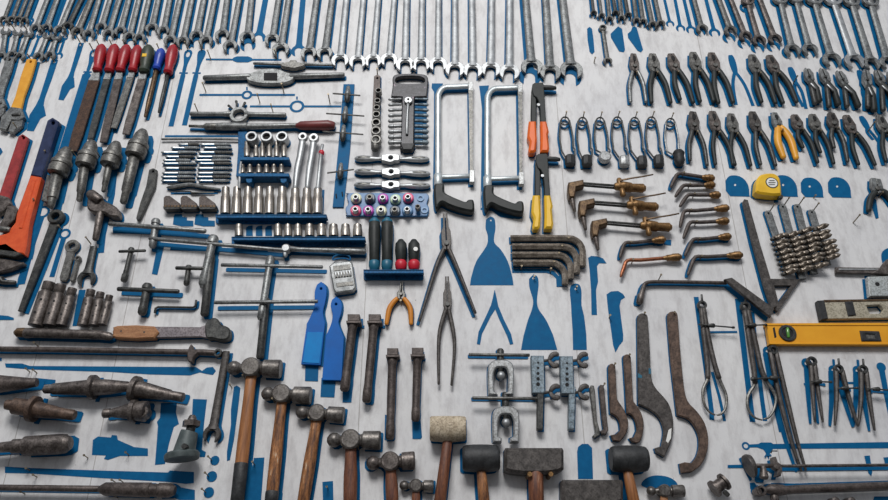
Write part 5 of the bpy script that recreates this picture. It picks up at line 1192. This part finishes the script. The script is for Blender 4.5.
# ================================================================== HOOK SPANNERS
def hook(label, pts, mt, nail_at=None, paint=(-1, 0), h1=.014, holes=()):
    t = T('hook_spanner', label, 'hook spanner', pts[0][0], pts[0][1]); m = M(); m.prism(pts, .005, h1, .0018, holes=holes); t.one(m, mt); t.done(paint)
    if nail_at: nail(nail_at[0], nail_at[1], .02)
hook('large dark grey hook spanner with paint spots, left of the brown one',
     sm([(637.5,318),(639,314.2),(643,313),(647,314.5),(648,318)], 2)+sm([(650,350),(651.5,377),(656,388),(664,397),(670,406),(673.5,422),(671.5,440),(664.5,457)], 3)+[(656,452),(655,448),(661.5,446)]+sm([(663.5,436),(663.5,428),(659,417),(650,409.5),(638.5,404)], 3)+[(638,360)], HOOKD, (643,316.5))
hk = bpy.context.scene.collection.objects[-2]
for pl, mt_ in (([(637.9,373),(642,375.5),(642,378),(637.9,377.5)], TEAL), ([(648.6,368),(651,368.5),(651.2,373.5),(648.8,374)], TEAL), ([(668.5,430),(671.5,428),(671,438),(668,443),(666,441)], WHITE)):
    m = M(); m.prism(pl, .0138, .0146); ob = bpy.data.objects.new('paint_spot', m.mesh('paint_spot', mt_, hk.location)); C.objects.link(ob); ob.parent = hk
hook('large rusty brown hook spanner, rightmost',
     sm([(667.5,316),(669,312.5),(673,311),(677,312.5),(678,316)], 2)+sm([(680,345),(684,385),(688,401),(697,411),(705,423),(708.5,438),(707,453),(701,465),(692,472)], 3)+[(681.5,473),(680,463.5),(685,462)]+sm([(691.5,463),(697,456),(699.5,445),(698,433),(690,420),(677.5,415)], 3)+[(671,360)], BRN2, (672.5,316))
hook('small brown hook spanner with broad hook', sm([(608.5,367),(610,364),(613,363.5),(615.5,366)], 2)+[(617,398)]+sm([(619,402),(625,411),(628.5,423),(626,434),(620,441.5)], 3)+[(613,440.5),(611,435),(616,434)]+sm([(620.5,430),(619.5,422),(616,416),(610.5,413)], 3)+[(609.5,395)], BRN2, (613.5,367), (-2, 0))
hook('brown hook spanner with slim open hook, tallest of the small ones', sm([(623.5,357),(625,354.5),(629,354.3),(631,357)], 2)+[(633,395)]+sm([(633.5,401),(641,412),(644,425),(641,440),(637,443)], 3)+[(632.5,442),(629.5,438),(634,437)]+sm([(637,430),(635.5,421),(632,415),(627,413)], 3)+[(625.5,385)], BRN2, (628,358), (-2, 0))
hook('thin pin hook spanner, far left of the hook spanners', [(589.5,388),(591,385),(594,385.5),(595,390),(597,420),(600,431),(600,435),(595,438),(592.5,436),(595.5,433),(593.5,420)], DULL, None, (1, 1))
hook('thin pin hook spanner beside the other thin one', [(599,387),(600.5,384.5),(603.5,385),(604.5,390),(607,418),(608.5,430),(606,434.5),(601.5,434),(600.5,431),(603.5,429),(602,418)], RUST, (603,387), (-1, 0))
for x, y in ((603,433.5),(585,405)): pass

# ================================================================== FLARING TOOLS
for i, (bx0, bx1, by, cx, cy, w, h) in enumerate(((469.5,529,354.6,501,376,25,37),(473,536.5,398,506,423,26,38))):
    t = T('flaring_yoke', 'flaring tool yoke with sliding cross bar, %s of two' % ('upper', 'lower')[i], 'flaring tool', cx, by, 'two flaring tool yokes')
    m = M(); m.tube([(bx0, by), (bx1, by+.6)], 1.7, .030, n=10); t.add('cross_bar', m, DULL)
    m = M(); m.tube([(cx-.6, by-4), (cx-.6, by+6), (cx-.4, cy-4)], [3.6, 3.6, 2.8], .022, n=12); t.add('screw', m, DARK)
    y0 = cy-h*.40; y1 = cy+h*.50
    out = sm([(cx-w*.5, y1), (cx-w*.52, y0+8), (cx-w*.36, y0), (cx, y0-2), (cx+w*.36, y0), (cx+w*.52, y0+8), (cx+w*.5, y1)], 4)
    inn = [(cx+w*.16, y1), (cx+w*.16, y1-4), (cx+w*.30, y1-6)] + sm([(cx+w*.3, cy-2), (cx+w*.2, cy-8), (cx, cy-9), (cx-w*.2, cy-8), (cx-w*.3, cy-2)], 3) + [(cx-w*.30, y1-6), (cx-w*.16, y1-4), (cx-w*.16, y1)]
    if i == 0: inn = [(cx+w*.12, y1), (cx+w*.28, y1-4)] + sm([(cx+w*.3, cy-2), (cx+w*.2, cy-8), (cx, cy-9), (cx-w*.2, cy-8), (cx-w*.3, cy-2)], 3) + [(cx-w*.28, y1-4), (cx-w*.12, y1)]
    m = M(); m.prism(out+inn, .010, .032, .003); t.add('yoke', m, SILVER)
    m = M(); m.tube([(cx, cy-4.6), (cx, cy-3.4), (cx, cy-1), (cx, cy+1.5), (cx, cy+3.6), (cx, cy+4.6)], [1.6, 3.4, 4.4, 4.3, 2.6, 1], .022, n=16, cap=False); t.add('cone', m, CHROME)
    t.done((-1, -6))
for i, (x0, x1, y0, y1, lx, ly, mt) in enumerate(((531,544,355.5,393,537,429,BLUEGREY),(560,573,356,393.5,568.5,429,BLUEGREY))):
    t = T('flaring_bar', 'blue-grey flaring bar with five holes and wing screws, %s' % ('left one with dark shank', 'right one with light shank')[i], 'flaring tool', x0, y0, 'two flaring bars')
    m = M(); m.prism([(x0, y0), (x1, y0), (x1+.8, y1), (x0+1.2, y1)], .008, .028, .0015); k = t.add('upper_bar', m, mt)
    for j in range(5):
        m = M(); m.nofoot = True; m.disc((x0+x1)/2+.6, y0+7+j*5.4, 1.1+.2*j, .028, .0287, n=12); t.add('flare_hole', m, HOLE, k)
    m = M(); m.prism([(lx+.5, y1-7), (lx+7, y1-7), (lx+6, ly), (lx, ly)], .008, .026, .0012); t.add('lower_bar', m, DARK if i == 0 else BLUEGREY)
    for (wx, wy, q) in ((x1+7, 360, 1), (x1+8, 392, -1)):
        m = M(); m.tube([(x1-2, wy+1), (wx-2, wy)], 1.5, .022, n=8)
        for s in (-1, 1): m.tube(sm([(wx-2, wy), (wx+1, wy+s*4.5), (wx+5, wy+s*6), (wx+6.5, wy+s*4)], 3), [1.5, 2, 2.4, 2.6, 2.7, 2.7, 2.6, 2.5, 2.2, 1.6], .024, n=8, flat=.6)
        t.add('wing_screw', m, HOOKD)
    t.done((5, 1))

# ================================================================== DIVIDERS AND CALIPERS
def caliper(label, pv, legs, screw=None, mt=DULL, R=4.8, paint=(-6, -1), name='spring_dividers', rr=1.7, stem=True, cat='dividers'):
    t = T(name, label, cat, pv[0], pv[1]); m = M(); m.disc(pv[0], pv[1], R, .010, .020, n=22, hole=R*.5, bev=.001); t.add('spring_ring', m, DARK)
    for l in legs:
        p = sm(l, 4); n = len(p); m = M(); m.tube(p, [rr*(1.15-.65*(i/(n-1))**2) for i in range(n)], .014, n=8); k_ = t.add('leg', m, mt)
        if name == 'outside_caliper':
            l2 = l[:4]; m = M(); m.tube(sm(l2, 4), [2.6]*(4*(len(l2)-1)+1), .0150, n=10, flat=.9); t.add('leg_plate', m, HOOKD, k_, 'dark upper half of the leg')
    if stem:
        m = M(); m.tube([(pv[0]-1, pv[1]-R-5), (pv[0]-.4, pv[1]-R+1)], 1.1, .015, n=8); t.add('grip_stem', m, DARK)
    if screw:
        m = M(); (a, b) = screw; m.tube([a, b], .8, .024, n=8); c = (a[0]+(b[0]-a[0])*.35, a[1]+(b[1]-a[1])*.35); m.tube([(c[0]-2.5, c[1]), (c[0]+2.5, c[1])], [1.8, 2.4], .024, n=10); m.tube([(b[0]-1, b[1]), (b[0]+.5, b[1])], 1.3, .024, n=8); t.add('adjusting_screw', m, DARK)
    return t.done(paint)
caliper('outside caliper with bowed silver tips, left of the two large ones', (702.6,304.5), [[(701.5,309),(704,335),(707.5,365),(707.8,378),(703,390),(704,403),(709.5,412),(715,414.8)],[(703.5,309),(708,335),(714,362),(719,378),(726,395),(725.5,408),(721,414),(717,415)]], ((699,324.5),(733.5,327.5)), DULL, 4.6, None, 'outside_caliper', cat='caliper')
caliper('outside caliper with wide bowed tips, nearest the yellow level', (746,306), [[(745,311),(750,345),(754,370),(755,383),(748,396),(748,408),(754,417),(762,420)],[(748,311),(756,345),(761,368),(766,380),(775.5,396),(774,409),(769,417),(764,419)]], ((745,325.5),(766,324.8)), DULL, 5, None, 'outside_caliper', cat='caliper')
gline([(696,297),(701,335),(707.5,381),(711.5,412),(711.8,420)], 2.4, 'long blue painted leg left of the left outside caliper')
gline([(712,372),(719,396),(724.5,421)], 1.5, 'thin blue painted leg inside the left outside caliper')
gline([(737.5,299),(742,335),(748,385),(752.5,422)], 2.8, 'long blue painted leg left of the wide outside caliper')
gline([(752,312),(757,360),(762,400),(765,421)], 2.2, 'blue painted leg inside the wide outside caliper')
gline([(765,352),(771,390),(781,432)], 2.2, 'blue painted leg left of the long straight dividers')
t = T('thumb_screw_bar', 'dark adjusting screw with round nut crossing the wide caliper', 'screw', 752, 379)
m = M(); m.tube([(751,379),(781,377.5)], .9, .024, n=8); m.tube([(752,379),(756,379)], 2.2, .024, n=10); m.tube([(771,378),(776,378)], 2.4, .024, n=10); t.one(m, DARK); t.done(None)
caliper('long straight dividers reaching down over the surface gauge', (773.8,349.5), [[(770.5,353),(779,395),(791,440),(801.5,471)],[(776,353),(786,395),(797,440),(805.8,470)]], None, HOOKD, 4.8, (-7, -2), rr=2.3, stem=False)
gline([(737,332),(708,332.3)], 1, 'thin blue painted line right of the left caliper')
caliper('spring dividers hanging under the yellow level, left of three', (812.5,361), [[(811,365),(812.5,390),(815,422)],[(814.5,365),(818,390),(822.8,421.8)]], ((811,381.5),(831,382)), HOOKD, 5, (-6, 0), rr=2.2, stem=False)
caliper('spring dividers with spread legs, middle of three under the level', (839.5,368.5), [[(836,371),(836.5,398),(834.8,425)],[(842,371),(849,398),(858,426)]], ((838,388.5),(857,388)), HOOKD, 4.6, (-6, -2), rr=2.3)
caliper('spring dividers with crossing screw, right of three under the level', (864,369), [[(861,372),(861,398),(858.5,425)],[(866,372),(869.5,400),(874.5,430)]], ((867,388.5),(893,390.5)), HOOKD, 4.6, (-6, -2), rr=2.3)
ghost(lambda m: (m.disc(881,367,4.6,0,.0001), m.prism([(878,367),(884,367),(888,390),(893,420),(889,420),(883,392)], 0, .0001)), 'blue painted outline of dividers at the right edge')
gline([(847,383),(866,383)], 1, 'thin blue painted line between the small dividers')

# ================================================================== LOWER RIGHT
ghost(lambda m: (m.disc(745.7,446,4,0,.0001,hole=2.2), m.prism([(749,444.5),(758,444),(761,442.5),(771,442.5),(773,444),(800,443.5),(892,442),(892,448.3),(800,448.8),(773,449),(770,453),(768.5,460),(765,452),(763,449.5),(757,447.5),(749,447.5)], 0, .0001)), 'long blue painted outline of a bar with ring end')
gpoly([(727.5,465),(745,464.6),(745,468),(727.5,468)], 'short blue painted strip left of the surface gauge')
gpoly([(864,456),(869.5,455.5),(872,472),(871,476.5),(868,473)], 'wedge-shaped blue painted outline, left one'); gpoly([(883,457.5),(893,457),(893,468),(886,468)], 'wedge-shaped blue painted outline at the right edge')
t = T('surface_gauge', 'surface gauge with round disc and long thin rod', 'gauge', 750, 466)
m = M(); m.tube([(748,466.5,.03),(749.4,466,.03),(752,465.5,.03)], [11,11.5,10.5], n=28, flat=1, cap=False); t.add('disc', m, HOOKD)
m = M(); m.tube([(752,465.8),(770,465.8),(771,465.8),(790,466),(895,465)], [2.2,2.2,1.4,1.5,1.5], .030, n=10); t.add('rod', m, OILY)
m = M(); m.tube([(763,467),(764,477)], [2.6,4.4], .034, n=14); t.add('clamp_knob', m, OILY)
m = M(); m.prism([(773,457),(776,456.5),(778,462),(782,465),(782.5,470),(781,476),(777,476),(778,470),(774,467)], .020, .038, .001); t.add('clamp', m, OILY)
m = M(); m.tube([(771,453),(772,451),(777,451)], .6, .04, n=6); t.add('bent_wire', m, DARK)
t.done((2, 3))
t = T('long_bar', 'long thick steel bar with ring end at the lower right edge', 'bar', 758, 491)
m = M(); m.disc(762, 490.5, 5, .012, .030, n=22, hole=2.4, bev=.001); m.disc(758.5, 491.5, 3.4, .010, .028, n=16, hole=1.6); t.add('ring_end', m, OILY)
m = M(); m.tube([(766,490),(770,489.5),(776,490),(784,490),(786,490),(800,489),(896,485.5)], [3,5,5.6,5,4,4,4], .022, n=16); t.add('rod', m, RUST)
t.done((2, -4)); gpoly([(749.5,483),(754,482.5),(757,486.5),(755,489.5),(750,489)], 'blue painted patch left of the lower bar ring')
gpoly([(771,483),(795,483.5),(892,480.5),(892,484),(800,486),(771,486)], 'blue painted line above the lower right bar')
gpoly([(873,500),(874,496.5),(889,496.5),(889,503),(873,503)], 'blue painted patch in the lower right corner')
t = T('slotting_cutter', 'small dark spool-shaped cutter lying askew near the bottom edge', 'cutter', 720, 486)
m = M(); m.tube([(711,488.5),(713.5,490.5)], [10.5,10.5], .030, n=22, cap=False); m.tube([(727.5,479.5),(729.5,482.5)], [8,8], .030, n=20, cap=False) if 0 else None
A0, B0 = (711.5,489), (730,481)
fr = LF((713.5,489.5), (725,481), .024)
m = M(); m.tube([(0,0),(0,2.5)], [8.5,8.5], .024, fr, 22, cap=False); t.add('flange', m, OILY); m = M(); m.tube([(0,fr.L-2.5),(0,fr.L)], [8.5,8.5], .024, fr, 22, cap=False); t.add('flange', m, OILY)
m = M(); m.tube([(0,1),(0,fr.L-1)], 6, .024, fr, 18, cap=False); t.add('hub', m, OILY)
m = M(); m.tube([(725,492),(728,495)], [2.6,2.4], .03, n=8); t.add('bolt', m, DARK); t.done(None); nail(718, 489, .02)
for x, y, nm in ((837,499,'left'),(853,499,'right')):
    t = T('knob', 'dark round knob just showing at the bottom edge, %s of two' % nm, 'knob', x, y); m = M(); m.disc(x, y+2, 4, .004, .03, bev=.003); t.one(m, OILY); t.done(None)
t = T('coil_spring', 'small dark spring end at the bottom edge under the ring', 'spring', 773, 499); m = M(); m.tube([(774,496),(776,503)], 4, .02, n=10); t.one(m, OILY); t.done(None)
# ================================================================== WALL, FLOOR, PAINT, LIGHT, CAMERA
def wall_mat():
    m = bpy.data.materials.new('white_painted_board'); m.use_nodes = True; nt = m.node_tree; N = nt.nodes; L = nt.links; b = N['Principled BSDF']
    b.inputs['Roughness'].default_value = .55; b.inputs['Specular IOR Level'].default_value = .35
    tc = N.new('ShaderNodeTexCoord')
    def noise(sc, det, rough=.6, stretch=None):
        n = N.new('ShaderNodeTexNoise'); n.inputs['Scale'].default_value = sc; n.inputs['Detail'].default_value = det; n.inputs['Roughness'].default_value = rough
        mp = N.new('ShaderNodeMapping'); L.new(tc.outputs['Object'], mp.inputs[0])
        if stretch: mp.inputs['Scale'].default_value = stretch
        L.new(mp.outputs[0], n.inputs['Vector']); return n.outputs['Fac']
    def ramp(f, p0, c0, p1, c1):
        r = N.new('ShaderNodeValToRGB'); e = r.color_ramp.elements; e[0].position = p0; e[0].color = (*c0, 1); e[1].position = p1; e[1].color = (*c1, 1); L.new(f, r.inputs[0]); return r.outputs[0]
    def mul(a, b_, fac=1.0):
        x = N.new('ShaderNodeMix'); x.data_type = 'RGBA'; x.blend_type = 'MULTIPLY'; x.inputs[0].default_value = fac; L.new(a, x.inputs[6]); L.new(b_, x.inputs[7]); return x.outputs[2]
    base = ramp(noise(3.5, 6, .65), .3, (.62,.62,.63), .72, (.74,.735,.725))
    base = mul(base, ramp(noise(40, 8, .7, (1,1,.35)), .36, (.80,.79,.79), .54, (1,1,1)))
    base = mul(base, ramp(noise(70, 3), .22, (.22,.20,.19), .27, (1,1,1)))
    base = mul(base, ramp(noise(9, 10, .75), .27, (.66,.61,.57), .38, (1,1,1)))
    # board joints
    sep = N.new('ShaderNodeSeparateXYZ'); L.new(tc.outputs['Object'], sep.inputs[0])
    cur = None
    for xs in SEAMS:
        s1 = N.new('ShaderNodeMath'); s1.operation = 'SUBTRACT'; L.new(sep.outputs['X'], s1.inputs[0]); s1.inputs[1].default_value = xs
        a = N.new('ShaderNodeMath'); a.operation = 'ABSOLUTE'; L.new(s1.outputs[0], a.inputs[0])
        g = N.new('ShaderNodeMath'); g.operation = 'GREATER_THAN'; L.new(a.outputs[0], g.inputs[0]); g.inputs[1].default_value = .0010
        if cur is None: cur = g.outputs[0]
        else:
            k = N.new('ShaderNodeMath'); k.operation = 'MINIMUM'; L.new(cur, k.inputs[0]); L.new(g.outputs[0], k.inputs[1]); cur = k.outputs[0]
    base = mul(base, ramp(cur, 0, (.62,.60,.58), 1, (1,1,1)))
    L.new(base, b.inputs['Base Color'])
    bp = N.new('ShaderNodeBump'); bp.inputs['Strength'].default_value = .25; bp.inputs['Distance'].default_value = .003
    L.new(noise(60, 6, .7), bp.inputs['Height']); L.new(bp.outputs[0], b.inputs['Normal'])
    return m
SEAMS = [W(563, 180).x, W(128, 300).x, W(30, 380).x, W(772, 420).x, W(372, 170).x]
def boxobj(name, x0, x1, y0, y1, z0, z1, mt):
    me = bpy.data.meshes.new(name); v = [(x, y, z) for x in (x0, x1) for y in (y0, y1) for z in (z0, z1)]
    me.from_pydata(v, [], [(0,1,3,2),(4,6,7,5),(0,4,5,1),(2,3,7,6),(0,2,6,4),(1,5,7,3)]); me.materials.append(mt)
    o = bpy.data.objects.new(name, me); C.objects.link(o); o['kind'] = 'structure'; return o
wall = boxobj('wall_back', -3.2, 3.2, 0, .10, 0, 4.4, wall_mat())
floor = boxobj('floor', -3.2, 3.2, -4.5, .10, -.1, 0, mat('concrete_floor', (.10,.10,.10), (.17,.165,.16), 0, .8, 6))
PAINTS.sort(key=lambda p: -p[0])
def pm(name, v, f):
    me = bpy.data.meshes.new(name); me.from_pydata(v, [], f); me.materials.append(PAINT); me.update()
    bm = bmesh.new(); bm.from_mesh(me)
    for fc in bm.faces:
        if fc.normal.y > 0: fc.normal_flip()
    bm.to_mesh(me); bm.free()
    o = bpy.data.objects.new(name, me); C.objects.link(o); o.parent = wall; return o
for i_, (ar, v, f, lb) in enumerate(PAINTS):
    v[:] = [(x, y-.000008*i_, z) for x, y, z in v]
for ar, v, f, lb in PAINTS[:99]:
    o = pm('painted_outline', v, f)
    if lb: o['label'] = lb
V = []; Fc = []
for ar, v, f, lb in PAINTS[99:]:
    b = len(V); V += v; Fc += [tuple(b+i for i in q) for q in f]
if V:
    o = pm('painted_outlines', V, Fc); o['kind'] = 'stuff'
# light: soft daylight from above in front, sky all around
w = bpy.data.worlds.new('World'); bpy.context.scene.world = w; w.use_nodes = True
nt = w.node_tree; N = nt.nodes; L = nt.links; bg = N['Background']
tc = N.new('ShaderNodeTexCoord'); sp = N.new('ShaderNodeSeparateXYZ'); L.new(tc.outputs['Generated'], sp.inputs[0])
cr = N.new('ShaderNodeValToRGB'); e = cr.color_ramp.elements
e[0].position = .0; e[0].color = (.05,.05,.05,1); e[1].position = .85; e[1].color = (.85,.90,1,1)
q = cr.color_ramp.elements.new(.42); q.color = (.14,.14,.14,1); q = cr.color_ramp.elements.new(.56); q.color = (.42,.43,.46,1)
mr = N.new('ShaderNodeMapRange'); mr.inputs['From Min'].default_value = -1; L.new(sp.outputs['Z'], mr.inputs['Value']); L.new(mr.outputs[0], cr.inputs[0])
L.new(cr.outputs[0], bg.inputs['Color']); bg.inputs['Strength'].default_value = .6
def area(name, loc, tgt, sx, sy, power, col=(1,1,1)):
    l = bpy.data.lights.new(name, 'AREA'); l.shape = 'RECTANGLE'; l.size = sx; l.size_y = sy; l.energy = power; l.color = col
    o = bpy.data.objects.new(name, l); C.objects.link(o); o.location = loc
    o.rotation_euler = (Vector(tgt)-Vector(loc)).to_track_quat('-Z', 'Y').to_euler(); return o
area('skylight', (-.35, -3.1, 4.25), (0, 0, 2.05), 1.5, 1.1, 112, (1,.985,.97))
cam = bpy.data.cameras.new('camera'); co = bpy.data.objects.new('camera', cam); C.objects.link(co)
cam.sensor_width = 36; cam.lens = 36*F/888; cam.shift_x = -(444-CX)/888*-1*-1 if 0 else (444-CX)/888
co.location = (0, -D, ZC); co.rotation_euler = (math.pi/2+TH, 0, 0)
bpy.context.scene.camera = co
vs = bpy.context.scene.view_settings; vs.view_transform = 'Standard'; vs.look = 'None'; vs.exposure = 0; vs.gamma = 1; vs.use_curve_mapping = False
